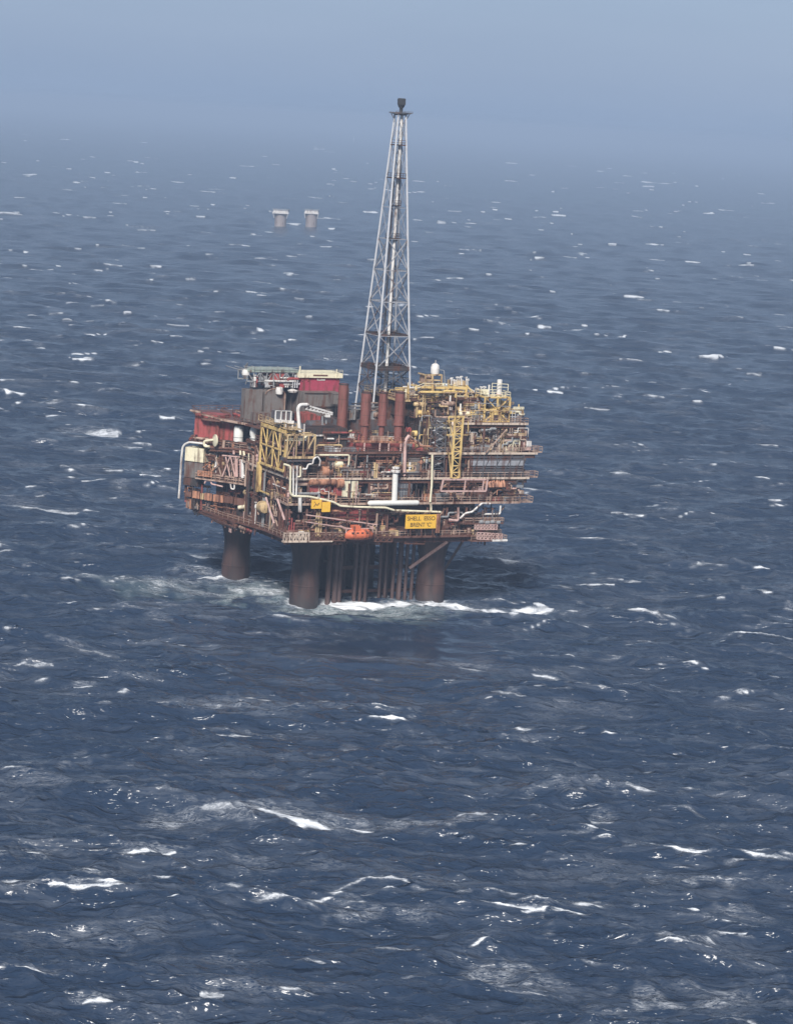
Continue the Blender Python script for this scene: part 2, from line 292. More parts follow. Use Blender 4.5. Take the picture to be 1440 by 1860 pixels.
# ------------------------------------------------------------------ mesh collector: many shapes, ONE mesh object
class MB:
    def __init__(s): s.v, s.f, s.m, s.k = [], [], [], 0
    def mat(s, k): s.k = k; return s
    def _add(s, vs, fs):
        b = len(s.v); s.v += [tuple(p) for p in vs]; s.f += [tuple(b + i for i in f) for f in fs]; s.m += [s.k] * len(fs)
    def box(s, x0, y0, z0, x1, y1, z1):
        x0, x1 = sorted((x0, x1)); y0, y1 = sorted((y0, y1)); z0, z1 = sorted((z0, z1))
        s._add([(x0, y0, z0), (x1, y0, z0), (x1, y1, z0), (x0, y1, z0), (x0, y0, z1), (x1, y0, z1), (x1, y1, z1), (x0, y1, z1)],
               [(0, 3, 2, 1), (4, 5, 6, 7), (0, 1, 5, 4), (1, 2, 6, 5), (2, 3, 7, 6), (3, 0, 4, 7)]); return s
    def bar(s, p, q, w, h=None):
        p, q = Vector(p), Vector(q); d = q - p
        if d.length < 1e-6: return s
        h = h or w; d.normalize(); up = Vector((0, 0, 1)) if abs(d.z) < .95 else Vector((1, 0, 0))
        a = d.cross(up).normalized() * w / 2; b = d.cross(a).normalized() * h / 2
        s._add([p - a - b, p + a - b, p + a + b, p - a + b, q - a - b, q + a - b, q + a + b, q - a + b],
               [(0, 3, 2, 1), (4, 5, 6, 7), (0, 1, 5, 4), (1, 2, 6, 5), (2, 3, 7, 6), (3, 0, 4, 7)]); return s
    def tube(s, pts, r, n=8):
        """round pipe through points with short rounded elbows"""
        P = [Vector(p) for p in pts]; Q = [P[0]]
        for a, b, c in zip(P, P[1:], P[2:]):
            e = min((b - a).length, (c - b).length, 3.5 * r) * .45; u1 = (a - b).normalized() * e; u2 = (c - b).normalized() * e
            Q += [b + u1, b + (u1 + u2) * .28, b + u2]
        Q.append(P[-1]); rings = []; ref = None
        for i, p in enumerate(Q):
            d = (Q[min(i + 1, len(Q) - 1)] - Q[max(i - 1, 0)])
            if d.length < 1e-6: d = Vector((0, 0, 1))
            d.normalize()
            if ref is None: ref = d.orthogonal().normalized()
            ref = (ref - d * ref.dot(d))
            ref = ref.normalized() if ref.length > 1e-4 else d.orthogonal().normalized()
            w = d.cross(ref); rings.append([p + (ref * math.cos(t) + w * math.sin(t)) * r for t in [2 * math.pi * k / n for k in range(n)]])
        s._loft(rings, n); return s
    def _loft(s, rings, n):
        vs = [v for r_ in rings for v in r_]; fs = []
        for i in range(len(rings) - 1):
            for k in range(n): fs.append((i * n + k, i * n + (k + 1) % n, (i + 1) * n + (k + 1) % n, (i + 1) * n + k))
        fs.append(tuple(range(n - 1, -1, -1))); fs.append(tuple((len(rings) - 1) * n + k for k in range(n))); s._add(vs, fs)
    def lathe(s, c, prof, n=20, axis='z'):
        """profile of (radius, height) turned about an axis through c"""
        c = Vector(c); rings = []
        for r, h in prof:
            ring = []
            for k in range(n):
                t = 2 * math.pi * k / n; a, b = r * math.cos(t), r * math.sin(t)
                o = {'z': (a, b, h), 'x': (h, a, b), 'y': (b, h, a)}[axis]; ring.append(c + Vector(o))
            rings.append(ring)
        s._loft(rings, n); return s
    def prism(s, poly, y0, y1):
        """outline in (u, z) given thickness from v=y0 to v=y1"""
        n = len(poly); vs = [(x, y0, z) for x, z in poly] + [(x, y1, z) for x, z in poly]
        fs = [tuple(range(n)), tuple(range(2 * n - 1, n - 1, -1))] + [(i, i + n, (i + 1) % n + n, (i + 1) % n) for i in range(n)]
        s._add(vs, fs); return s
    def slab(s, poly, z0, z1):
        n = len(poly); vs = [(x, y, z0) for x, y in poly] + [(x, y, z1) for x, y in poly]
        fs = [tuple(range(n - 1, -1, -1)), tuple(range(n, 2 * n))] + [(i, (i + 1) % n, (i + 1) % n + n, i + n) for i in range(n)]
        s._add(vs, fs); return s
    def rail(s, pts, h=1.15, w=.10, post=2.2):
        for p, q in zip(pts, pts[1:]):
            p, q = Vector(p), Vector(q); nn = max(1, int((q - p).length / post)); up = Vector((0, 0, h))
            s.bar(p + up, q + up, w); s.bar(p + up * .52, q + up * .52, w * .8)
            for k in range(nn + 1): a = p.lerp(q, k / nn); s.bar(a, a + up, w)
        return s
    def truss(s, a, b, h, w, n, kind='x'):
        """flat truss between a and b, hanging down h (vector)"""
        a, b, h = Vector(a), Vector(b), Vector(h)
        s.bar(a, b, w * 1.3); s.bar(a + h, b + h, w * 1.3)
        for k in range(n + 1): c = a.lerp(b, k / n); s.bar(c, c + h, w)
        for k in range(n):
            c, d = a.lerp(b, k / n), a.lerp(b, (k + 1) / n)
            if kind == 'x' or k % 2 == 0: s.bar(c, d + h, w)
            if kind == 'x' or k % 2 == 1: s.bar(d, c + h, w)
        return s
    def frame(s, x0, y0, z0, x1, y1, z1, w, nx=2, nz=2, diag=True):
        """open box of posts, beams and diagonals"""
        for y in (y0, y1):
            for i in range(nx + 1):
                x = x0 + (x1 - x0) * i / nx; s.bar((x, y, z0), (x, y, z1), w)
            for j in range(nz + 1):
                z = z0 + (z1 - z0) * j / nz; s.bar((x0, y, z), (x1, y, z), w)
            if diag:
                for i in range(nx):
                    for j in range(nz):
                        xa, xb = x0 + (x1 - x0) * i / nx, x0 + (x1 - x0) * (i + 1) / nx
                        za, zb = z0 + (z1 - z0) * j / nz, z0 + (z1 - z0) * (j + 1) / nz
                        if (i + j) % 2: za, zb = zb, za
                        s.bar((xa, y, za), (xb, y, zb), w * .75)
        for i in range(nx + 1):
            for j in range(nz + 1):
                x = x0 + (x1 - x0) * i / nx; z = z0 + (z1 - z0) * j / nz; s.bar((x, y0, z), (x, y1, z), w * .9)
        return s
    def build(s, name, mats, parent=None, smooth=False):
        base = Vector(parent['_b']) if parent is not None else Vector((0, 0, 0))
        if not isinstance(mats, (list, tuple)): mats = [mats]
        me = bpy.data.meshes.new(name); me.from_pydata([tuple(Vector(p) - base) for p in s.v], [], s.f); me.update()
        me.polygons.foreach_set('material_index', s.m)
        for q in mats: me.materials.append(q)
        b = bmesh.new(); b.from_mesh(me); bmesh.ops.recalc_face_normals(b, faces=b.faces); b.to_mesh(me); b.free()
        if smooth: me.shade_smooth(); me.set_sharp_from_angle(angle=R(40))
        o = bpy.data.objects.new(name, me); scene.collection.objects.link(o)
        if parent is not None: o.parent = parent; o['_b'] = list(base)
        else: o.matrix_world = PLAT_M
        return o
PLAT_M = Matrix.Translation(ORIGIN) @ Matrix.Rotation(YAW, 4, 'Z')
ALL_THINGS = []
def thing(name, label, cat, base, group=None):
    o = bpy.data.objects.new(name, None); scene.collection.objects.link(o); o.empty_display_size = 1
    o.location = wpos(*base); o.rotation_euler = (0, 0, YAW); o['_b'] = list(base)
    o['label'] = label; o['category'] = cat
    if group: o['group'] = group
    ALL_THINGS.append(o); return o
# painted, weathered steel: the paint colour with rust patches and runs of its own
def steel(name, col, rust=.35, rough=.6, rc=(.11, .045, .028), scale=.35):
    m, n, l, b = new_mat(name); tc = n.new('ShaderNodeTexCoord')
    def nz(sc, s, d=4):
        mp = n.new('ShaderNodeMapping'); mp.inputs['Scale'].default_value = sc; l.new(tc.outputs['Object'], mp.inputs['Vector'])
        t = n.new('ShaderNodeTexNoise'); t.inputs['Scale'].default_value = s; t.inputs['Detail'].default_value = d; t.inputs['Roughness'].default_value = .65
        l.new(mp.outputs[0], t.inputs['Vector']); return t.outputs['Fac']
    a = nz((1, 1, .7), scale); run = nz((1.6, 1.6, .12), scale * 2.2, 3)
    mx = n.new('ShaderNodeMath'); mx.operation = 'MULTIPLY_ADD'; mx.inputs[1].default_value = .6; l.new(run, mx.inputs[0])
    m2 = n.new('ShaderNodeMath'); m2.operation = 'MULTIPLY'; m2.inputs[1].default_value = .4; l.new(a, m2.inputs[0]); l.new(m2.outputs[0], mx.inputs[2])
    rp = n.new('ShaderNodeValToRGB'); e = rp.color_ramp.elements; t = .60 - rust * .28 if rust > .04 else .66
    e[0].position = t - .05; e[0].color = (0, 0, 0, 1); e[1].position = t + .09; e[1].color = (1, 1, 1, 1); l.new(mx.outputs[0], rp.inputs['Fac'])
    c2 = n.new('ShaderNodeMixRGB'); c2.inputs['Color1'].default_value = (*[x * .72 for x in col], 1); c2.inputs['Color2'].default_value = (*[min(1, x * 1.18) for x in col], 1)
    l.new(nz((1, 1, 1), scale * 4, 3), c2.inputs['Fac'])
    mc = n.new('ShaderNodeMixRGB'); l.new(rp.outputs[0], mc.inputs['Fac']); l.new(c2.outputs[0], mc.inputs['Color1']); mc.inputs['Color2'].default_value = (*rc, 1)
    l.new(mc.outputs[0], b.inputs['Base Color']); b.inputs['Roughness'].default_value = rough
    return m
M = dict(
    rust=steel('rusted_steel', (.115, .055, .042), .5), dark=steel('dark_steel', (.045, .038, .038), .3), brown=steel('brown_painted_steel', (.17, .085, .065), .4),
    tan=steel('tan_grating', (.46, .33, .26), .3), yellow=steel('yellow_paint', (.76, .55, .22), .22), ochre=steel('faded_ochre_paint', (.62, .46, .25), .28),
    white=steel('white_paint', (.78, .76, .73), .14), bright=steel('clean_white_paint', (.80, .80, .76), 0, .45), cream=steel('cream_paint', (.82, .76, .56), .1), pale=steel('pale_faded_edge_paint', (.66, .54, .44), .22), red=steel('red_cladding', (.38, .085, .08), .3),
    crimson=steel('crimson_paint', (.38, .055, .095), .12), stack=steel('red_oxide_lagging', (.23, .085, .07), .2), grey=steel('grey_cladding', (.18, .16, .15), .22),
    lgrey=steel('light_grey_paint', (.30, .31, .32), .12), green=steel('green_deck_paint', (.36, .43, .38), .1), orange=steel('orange_paint', (.74, .18, .08), .2),
    sign=steel('sign_yellow', (.95, .52, .06), .0), peach=steel('faded_orange_cladding', (.52, .25, .15), .35), pink=steel('faded_pink_pipe', (.62, .42, .38), .1),
    galv=steel('galvanised_steel', (.56, .57, .60), .04), black=steel('brown_lettering', (.10, .06, .02), .0), mid_grey=steel('weathered_grey_steel', (.33, .34, .37), .15), lattice_dark=steel('dull_grey_steel', (.12, .125, .14), .2),
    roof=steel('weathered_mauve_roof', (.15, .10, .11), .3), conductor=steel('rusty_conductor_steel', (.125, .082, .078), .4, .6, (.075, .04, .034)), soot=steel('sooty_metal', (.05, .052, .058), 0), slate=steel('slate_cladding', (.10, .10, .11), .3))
# ------------------------------------------------------------------ the platform
T_PLAT = thing('oil_platform', 'rusty brown production platform on four concrete legs standing in white water', 'oil platform', (0, 0, 0))
def pbox(mb, x0, y0, x1, y1, v, dv):
    """a box whose front face fills the photo rectangle on the plane v"""
    ym, xm = (y0 + y1) / 2, (x0 + x1) / 2
    mb.box(F(x0, ym, v)[0], v, F(xm, y1, v)[2], F(x1, ym, v)[0], v + dv, F(xm, y0, v)[2]); return mb
def lbox(mb, x0, y0, x1, y1, u, du):
    """the same on the left side: x0 is the far end, y given at the middle"""
    ym, xm = (y0 + y1) / 2, (x0 + x1) / 2
    mb.box(u, L(x0, ym, u)[1], L(xm, y1, u)[2], u + du, L(x1, ym, u)[1], L(xm, y0, u)[2]); return mb
def zf(px, py, v): return F(px, py, v)[2]
def uf(px, py, v): return F(px, py, v)[0]
# concrete legs
def leg_profile(zt, seed):
    rnd = random.Random(seed)
    prof = [(3.7, -9), (3.7, -2), (3.72, 4.5), (3.6, 6.4), (3.32, 8.2), (3.35, 10.5), (3.65, 12.5), (4.3, zt - 2.2), (4.95, zt + .3)]
    return prof
mc, n, l, bs = new_mat('weathered_concrete')
tc = n.new('ShaderNodeTexCoord')
def cn(sc, s, d=5):
    mp = n.new('ShaderNodeMapping'); mp.inputs['Scale'].default_value = sc; l.new(tc.outputs['Object'], mp.inputs['Vector'])
    t = n.new('ShaderNodeTexNoise'); t.inputs['Scale'].default_value = s; t.inputs['Detail'].default_value = d; l.new(mp.outputs[0], t.inputs['Vector']); return t.outputs['Fac']
r1 = n.new('ShaderNodeValToRGB'); r1.color_ramp.elements[0].position = .35; r1.color_ramp.elements[0].color = (.032, .021, .022, 1)
r1.color_ramp.elements[1].position = .70; r1.color_ramp.elements[1].color = (.100, .054, .045, 1)
l.new(cn((1, 1, .18), .55), r1.inputs['Fac'])
sep = n.new('ShaderNodeSeparateXYZ'); l.new(tc.outputs['Object'], sep.inputs[0])
r2 = n.new('ShaderNodeMath'); r2.operation = 'MULTIPLY_ADD'; r2.inputs[1].default_value = .35; r2.inputs[2].default_value = -.9; l.new(sep.outputs['Z'], r2.inputs[0])
r3 = n.new('ShaderNodeMath'); r3.operation = 'MULTIPLY_ADD'; r3.use_clamp = True; r3.inputs[1].default_value = 1.6; l.new(cn((1, 1, 1), .8), r3.inputs[0]); l.new(r2.outputs[0], r3.inputs[2])
mx = n.new('ShaderNodeMixRGB'); mx.inputs['Color1'].default_value = (.048, .040, .042, 1); l.new(r3.outputs[0], mx.inputs['Fac']); l.new(r1.outputs[0], mx.inputs['Color2'])
l.new(mx.outputs[0], bs.inputs['Base Color']); bs.inputs['Roughness'].default_value = .55
LEGS = [(11.0, 12.0), (43.6, 10.5), (4.6, 39.5), (38.0, 41.0)]
Z0 = 16.6                                   # underside of the deck structure
for k, (u, v) in enumerate(LEGS):
    b_ = MB(); b_.lathe((u, v, 0), [(r_ * .95, h_) for r_, h_ in leg_profile(Z0, k)], 36)
    for zr in (4.3,): b_.lathe((u, v, zr), [(3.52, 0), (3.62, .1), (3.62, .3), (3.52, .4)], 36)
    b_.build('concrete_leg', mc, T_PLAT, smooth=True)
# conductors and the guide frame under the deck
rc = random.Random(4)
for k in range(42):
    u = 17.5 + (k * 1.37) % 19 + rc.random() * .8; v = 13 + (k % 5) * 2.6 + rc.random() * 1.0
    if k >= 38: u = 34 + (k - 38) * 1.7; v = 11.5
    MB().tube([(u, v, -8), (u, v, Z0 + .4)], .42 if k % 3 else .62, 10).build('conductor_pipe', M['conductor'], T_PLAT, smooth=True)
gb = MB()
for v in (16, 30):
    gb.bar((20, v, 7.6), (42, v, 7.6), .9); gb.bar((20, v, 1.8), (42, v, 1.8), .7)
for u in (22, 29, 36): gb.bar((u, 16, 7.6), (u, 30, 7.6), .7)
gb.build('conductor_guide_frame', M['rust'], T_PLAT)
MB().box(18.5, 25.5, -1.5, 35.5, 26.5, Z0 + .3).build('conductor_shield', M['conductor'], T_PLAT)
# struts on the right leg
MB().bar(F(743, 1032, 3.2), F(812, 984, 1.0), .62).build('diagonal_strut', M['conductor'], T_PLAT)
MB().bar(F(806, 1036, 12), F(842, 980, 10), .62).build('diagonal_strut', M['conductor'], T_PLAT)
# ---- deck plates. corners in plan, levels read from the photo
def deck_plate(z, poly, mat, beams=1.1, railing=True, name='deck', rmat=None, edge=None):
    b_ = MB(); b_.slab(poly, z - .45, z)
    d_ = b_.build(name, mat, T_PLAT)
    g = MB()                                 # girders below the plate
    us = [p[0] for p in poly]; vs = [p[1] for p in poly]; u0, u1, v0, v1 = min(us), max(us), min(vs), max(vs)
    if beams:
        for i in range(6): 
            v = v0 + .6 + (v1 - v0 - 1.2) * i / 5; g.box(u0 + .4, v - .2, z - .45 - beams, u1 - .4, v + .2, z - .455)
        for i in range(9):
            u = u0 + .6 + (u1 - u0 - 1.2) * i / 8; g.box(u - .18, v0 + .4, z - .47 - beams, u + .18, v1 - .4, z - .46)
        g.build('girder', M['rust'], d_)
    if railing:
        r_ = MB(); pp = [(p[0], p[1], z) for p in poly]; r_.rail(pp + [pp[0]], w=.11)
        r_.build('railing', rmat or M['tan'], d_)
    if edge:
        e_ = MB(); q = poly + [poly[0]]
        for a, c in zip(q, q[1:]): e_.bar((a[0], a[1], z - .2), (c[0], c[1], z - .2), .22, .5)
        e_.build('edge_beam', edge, d_)
    return d_
rect = lambda u0, v0, u1, v1: [(u0, v0), (u1, v0), (u1, v1), (u0, v1)]
ZA = zf(700, 974, 0) ; ZB = zf(800, 912, 0); ZC = zf(840, 868, 0); ZD = zf(840, 822, 2); ZE = zf(880, 768, 4)
ZA, ZB, ZC, ZD, ZE = 17.9, 25.9, 31.7, 37.5, 44.4
deck_plate(ZA, [(0, 0), (56.5, 0), (56.5, 56), (-1.5, 57), (-5.0, 48), (-3.4, 30), (0, 12)], M['rust'], 0, edge=M['brown'])
g = MB()
for i in range(8): g.box(1 + i * 7.6, 1, ZA - 1.8, 1.4 + i * 7.6, 54 if i > 1 else 20, ZA - .46); g.box(.5 if i < 3 else 9, 1.2 + i * 7.4, ZA - 1.75, 55.5, 1.6 + i * 7.4, ZA - .47)
for i in range(6): g.box(-5.0 + i * 1.1, 29 + i * -2.2, ZA - .9, -4.7 + i * 1.1, 50, ZA - .48)
g.build('girder_grid', M['rust'], T_PLAT)
deck_plate(ZB, [(0, 0), (61, 0), (61, 50), (40, 62), (-3, 58), wpt(17.5, 0, 0)[:2], wpt(0, 0, 0)[:2], (1.5, 14)], M['rust'], 0, edge=M['tan'])
deck_plate(ZC, rect(1.0, .8, 63.5, 50), M['rust'], .9, edge=M['pale'])
ZW = 34.2
deck_plate(ZW, [wpt(-1, .3, 0)[:2], (12, 30), (12, 58), (-1, 58), wpt(15, .3, 0)[:2]], M['rust'], 0, edge=M['brown'], name='wing_deck')
deck_plate(ZD, rect(37, 2, 66, 44), M['rust'], .9, edge=M['pale'], rmat=M['tan'])
deck_plate(ZD, [(1, 3), (37, 3), (37, 30), (9, 30), (9, 23), (1, 23)], M['dark'], .8, edge=M['brown'], rmat=M['brown'])
deck_plate(ZE, rect(46, 4, 64, 40), M['rust'], .8, edge=M['pale'], rmat=M['tan'])
deck_plate(40.6, [(2.2, 22), (22, 22), (22, 58), (-2.5, 56), wpt(14.0, .9, 0)[:2], wpt(3, .6, 0)[:2]], M['roof'], 0, edge=M['brown'], name='roof_deck', rmat=M['brown'])
deck_plate(48.6, rect(34, 14, 49, 34), M['rust'], .6, edge=M['ochre'], name='roof_deck', rmat=M['ochre'])
# inner module walls behind each open edge, dark colours painting the shade between decks
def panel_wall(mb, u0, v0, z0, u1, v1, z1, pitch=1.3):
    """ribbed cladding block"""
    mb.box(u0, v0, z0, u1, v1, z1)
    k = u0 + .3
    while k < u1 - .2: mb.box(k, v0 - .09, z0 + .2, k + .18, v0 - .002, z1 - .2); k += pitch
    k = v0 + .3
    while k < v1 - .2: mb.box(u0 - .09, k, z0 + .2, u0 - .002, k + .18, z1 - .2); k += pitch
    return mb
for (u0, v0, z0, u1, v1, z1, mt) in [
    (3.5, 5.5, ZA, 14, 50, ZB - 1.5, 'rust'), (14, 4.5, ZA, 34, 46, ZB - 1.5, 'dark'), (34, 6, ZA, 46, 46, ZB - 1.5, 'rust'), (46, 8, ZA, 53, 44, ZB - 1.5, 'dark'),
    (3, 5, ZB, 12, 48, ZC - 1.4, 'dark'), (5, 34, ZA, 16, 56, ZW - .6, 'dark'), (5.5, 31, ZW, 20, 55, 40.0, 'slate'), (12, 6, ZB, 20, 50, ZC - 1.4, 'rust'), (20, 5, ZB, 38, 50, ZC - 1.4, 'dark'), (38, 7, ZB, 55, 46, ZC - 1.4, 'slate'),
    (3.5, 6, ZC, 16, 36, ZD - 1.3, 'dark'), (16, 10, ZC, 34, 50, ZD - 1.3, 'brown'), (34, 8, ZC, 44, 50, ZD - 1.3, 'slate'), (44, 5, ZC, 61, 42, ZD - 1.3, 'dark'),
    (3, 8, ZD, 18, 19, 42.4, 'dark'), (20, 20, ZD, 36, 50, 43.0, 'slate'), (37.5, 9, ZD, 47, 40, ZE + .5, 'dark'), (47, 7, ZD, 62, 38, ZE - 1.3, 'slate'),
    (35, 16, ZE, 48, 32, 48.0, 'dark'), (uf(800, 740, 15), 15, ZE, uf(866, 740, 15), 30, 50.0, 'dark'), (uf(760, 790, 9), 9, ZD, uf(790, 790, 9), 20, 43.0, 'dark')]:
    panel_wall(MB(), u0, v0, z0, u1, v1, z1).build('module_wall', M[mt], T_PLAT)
# posts and diagonal braces along the two visible faces
colp = lambda a, c, w, nm, mt: MB().bar(a, c, w).build(nm, M[mt], T_PLAT)
for (z0, z1, ue) in ((ZA, ZB - 1.4, 56), (ZB, ZC - 1.3, 60.5), (ZC, ZD - 1.3, 63), (ZD, ZE - 1.2, 63.5)):
    lo = 46 if z0 == ZD else 0
    k = lo + .4; i = 0
    while k < ue:
        colp((k, 1.0 if z0 < ZC else 3.0, z0), (k, 1.0 if z0 < ZC else 3.0, z1), .42, 'column', 'brown')
        if i % 3 == 1 and z0 != ZC: colp((k, 1.4, z0), (k + 5.2, 1.4, z1), .26, 'brace', 'tan')
        k += 5.2; i += 1
    if z0 < ZD:
        k = 1.0; i = 0
        while k < 28:
            colp((1.2, k, z0), (1.2, k, z1), .42, 'column', 'brown')
            if i % 2: colp((1.3, k, z0), (1.3, k + 5.5, z1), .24, 'brace', 'tan')
            k += 5.5; i += 1
# equipment and pipework that crowds the open edges
PAL = [('rust', 5), ('brown', 5), ('dark', 3), ('tan', 7), ('peach', 3), ('white', 3), ('lgrey', 4), ('grey', 2), ('ochre', 3), ('red', 2), ('pink', 4), ('cream', 2), ('yellow', 1)]
COLLECT = {}
def keep(mb, name, mats, smooth=False):
    mats = mats if isinstance(mats, list) else [mats]; lo = [min(p[i] for p in mb.v) for i in range(3)]; hi = [max(p[i] for p in mb.v) for i in range(3)]
    COLLECT.setdefault(name, []).append((sum(b - a for a, b in zip(lo, hi)), mb, mats, smooth))
def flush_clutter(limit=92):
    for name, items in COLLECT.items():
        items.sort(key=lambda t: -t[0])
        for _, mb, mats, sm in items[:limit]: mb.build(name, mats, T_PLAT, smooth=sm)
        rest = items[limit:]
        if rest:                              # the smallest ones beyond a hundred of a kind
            big_, ms = MB(), []
            for _, mb, mats, sm in rest:
                for q_ in mats:
                    if q_ not in ms: ms.append(q_)
                b0 = len(big_.v); big_.v += mb.v; big_.f += [tuple(i + b0 for i in f) for f in mb.f]; big_.m += [ms.index(mats[min(k_, len(mats) - 1)]) for k_ in mb.m]
            o = big_.build(name, ms, T_PLAT); o['kind'] = 'stuff'
def clutter(seed, face, a0, a1, off, z0, z1, n, depth=3.0, pal=None, dens=1.0):
    r = random.Random(seed); pal = pal or PAL; names = [p[0] for p in pal]; ws = [p[1] for p in pal]
    def P(a, d, z): return (a, off + d, z) if face == 'f' else (off + d, a, z) if face == 'l' else wpt(a, -off - d, z)
    H = z1 - z0
    for _ in range(int(n * 1.75)):
        a = r.uniform(a0, a1 - 1); d = r.uniform(0.1, depth); mt = M[r.choices(names, ws)[0]]; q = r.random()
        if q < .26:                          # horizontal run with a rise and a drop
            Ln = min(r.uniform(2, 11), a1 - a); z = z0 + H * r.uniform(.15, .95); rr = r.choice((.09, .12, .16, .22, .3)); pts = [P(a, d, z)]
            if r.random() < .6: pts.insert(0, P(a, d, z + r.uniform(-1, 1) * H * .3))
            m_ = a + Ln * r.uniform(.3, .7); pts += [P(m_, d, z)]
            if r.random() < .5: z += r.uniform(-.2, .2) * H; pts += [P(m_, d, z)]
            pts += [P(a + Ln, d, z), P(a + Ln, d, max(z0, min(z1, z + r.uniform(-.5, .3) * H)))]
            keep(MB().tube(pts, rr, 6), 'pipe', mt, True)
        elif q < .46:
            rr = r.choice((.08, .11, .15, .25)); b_ = MB(); k = r.choice((1, 1, 2, 3))
            for i in range(k): b_.tube([P(a + i * .6, d, z0), P(a + i * .6, d, z0 + H * r.uniform(.5, 1))], rr, 6)
            b_.lathe(P(a, d, z0 + H * .4), [(rr * 1.8, 0), (rr * 1.8, .25)], 8); keep(b_, 'riser_pipe', mt, True)
        elif q < .62:
            w, h, dd = r.uniform(.8, 2.8), r.uniform(.8, 2.4), r.uniform(.6, 1.4); b_ = MB(); p0, p1 = P(a, d, z0), P(a + w, d + dd, z0 + min(h, H * .8))
            b_.box(*p0, *p1); zt = max(p0[2], p1[2]); b_.box(min(p0[0], p1[0]) - .08, min(p0[1], p1[1]) - .08, zt, max(p0[0], p1[0]) + .08, max(p0[1], p1[1]) + .08, zt + .1)
            c0 = P(a + w * .2, d - .05, z0 + h * .2); c1 = P(a + w * .7, d - .002, z0 + min(h, H * .8) * .75); b_.mat(1).box(*c0, *c1)
            keep(b_, 'cabinet', [mt, M[r.choice(('grey', 'tan', 'dark'))]], False)
        elif q < .74:
            rr = r.uniform(.3, .8); Ln = r.uniform(1.5, 4); z = z0 + rr + r.choice((.4, .4, H * .4)); ax = 'x' if face == 'f' else 'y'
            b_ = MB(); b_.lathe(P(a, d + rr, z), [(rr * .1, -.25 * rr), (rr * .7, -.15 * rr), (rr, .2 * rr), (rr, Ln - .2 * rr), (rr * .7, Ln + .15 * rr), (rr * .1, Ln + .25 * rr)], 12, ax)
            for t in (.25, .75): c = P(a + Ln * t, d + rr, z0); b_.bar(c, (c[0], c[1], z), .3)
            keep(b_, 'vessel', mt, True)
        elif q < .82:
            b_ = MB(); Ln = r.uniform(3, 8); z = z0 + H * r.uniform(.5, .95); b_.truss(P(a, d, z), P(min(a + Ln, a1), d, z), (0, 0, -.5), .09, int(Ln / .7), 'z'); keep(b_, 'cable_tray', mt, False)
        elif q < .90:
            b_ = MB(); w = r.uniform(1, 3); 
            for i in range(int(w / .35)): b_.bar(P(a + i * .35, d, z0), P(a + i * .35, d, z0 + min(1.6, H * .5)), .08)
            b_.bar(P(a, d, z0 + min(1.6, H * .5)), P(a + w, d, z0 + min(1.6, H * .5)), .1); b_.bar(P(a, d, z0 + .5), P(a + w, d, z0 + .5), .1); keep(b_, 'guard_frame', mt, False)
        else:
            b_ = MB(); z = z0 + H * r.uniform(.3, .8); b_.lathe(P(a, d, z), [(.28, -.5), (.34, -.3), (.34, .3), (.2, .5)], 8); b_.tube([P(a, d, z0), P(a, d, z + .9)], .1, 6)
            b_.lathe(P(a, d, z + .9), [(.42, 0), (.42, .1)], 10); keep(b_, 'valve', mt, True)
warm = [('rust', 5), ('brown', 6), ('tan', 7), ('peach', 4), ('pink', 4), ('dark', 3), ('white', 1), ('ochre', 2), ('red', 2)]
lowp = [('rust', 7), ('brown', 7), ('dark', 4), ('tan', 4), ('peach', 2), ('pink', 1), ('red', 2)]
yel = [('yellow', 6), ('ochre', 5), ('tan', 4), ('dark', 2), ('white', 3), ('lgrey', 3), ('cream', 3)]
clutter(1, 'f', 0, 30, .3, ZA, ZB - 1.4, 34, 3.5, lowp); clutter(2, 'f', 30, 56, .3, ZA, ZB - 1.4, 34, 5, lowp)
clutter(3, 'f', 0, 30, .4, ZB, ZC - 1.2, 30, 3.5, warm); clutter(4, 'f', 36, 60, .4, ZB, ZC - 1.2, 46, 4.5, warm)
clutter(5, 'f', 6, 38, 1.2, ZC, ZD, 44, 6.0); clutter(6, 'f', 44, 63, 1.6, ZC, ZD - 1, 26, 2.6, [('dark', 5), ('grey', 4), ('brown', 3), ('tan', 2), ('lgrey', 1)])
clutter(7, 'f', 44, 64, 3, ZD, ZE - 1, 46, 3.5, [('tan', 2), ('white', 2), ('dark', 5), ('grey', 4), ('ochre', 3), ('lgrey', 2), ('brown', 2)])
clutter(8, 'f', 47, 63, 4.5, ZE, ZE + 5, 34, 8, yel); clutter(9, 'f', 35, 48, 14.5, 48.6, 52.2, 26, 8, yel)
clutter(10, 'l', 1, 28, 1.0, ZA, ZB - 1.4, 34, 3, lowp); clutter(11, 'l', 2, 28, 1.2, ZB, ZC - 1.2, 40, 3, warm); clutter(20, 'w', 0, 19, .2, ZA, ZB - 1.2, 36, 3.5, lowp); clutter(21, 'w', 0, 18, .3, ZB, ZW - .8, 56, 3.5, warm); clutter(22, 'w', 0, 18, -.2, ZW, ZW + 1.6, 16, 1.0, lowp); clutter(23, 'l', 12, 50, -5.5, ZA - 2.2, ZA - .4, 24, 6, lowp)
clutter(12, 'l', 2, 28, 1.2, ZC, ZD - .8, 34, 3, warm)
clutter(14, 'f', 6, 36, 6, ZD, ZD + 4.5, 40, 9, [('tan', 3), ('white', 2), ('rust', 3), ('lgrey', 3), ('dark', 3), ('brown', 3), ('ochre', 2), ('red', 1)])
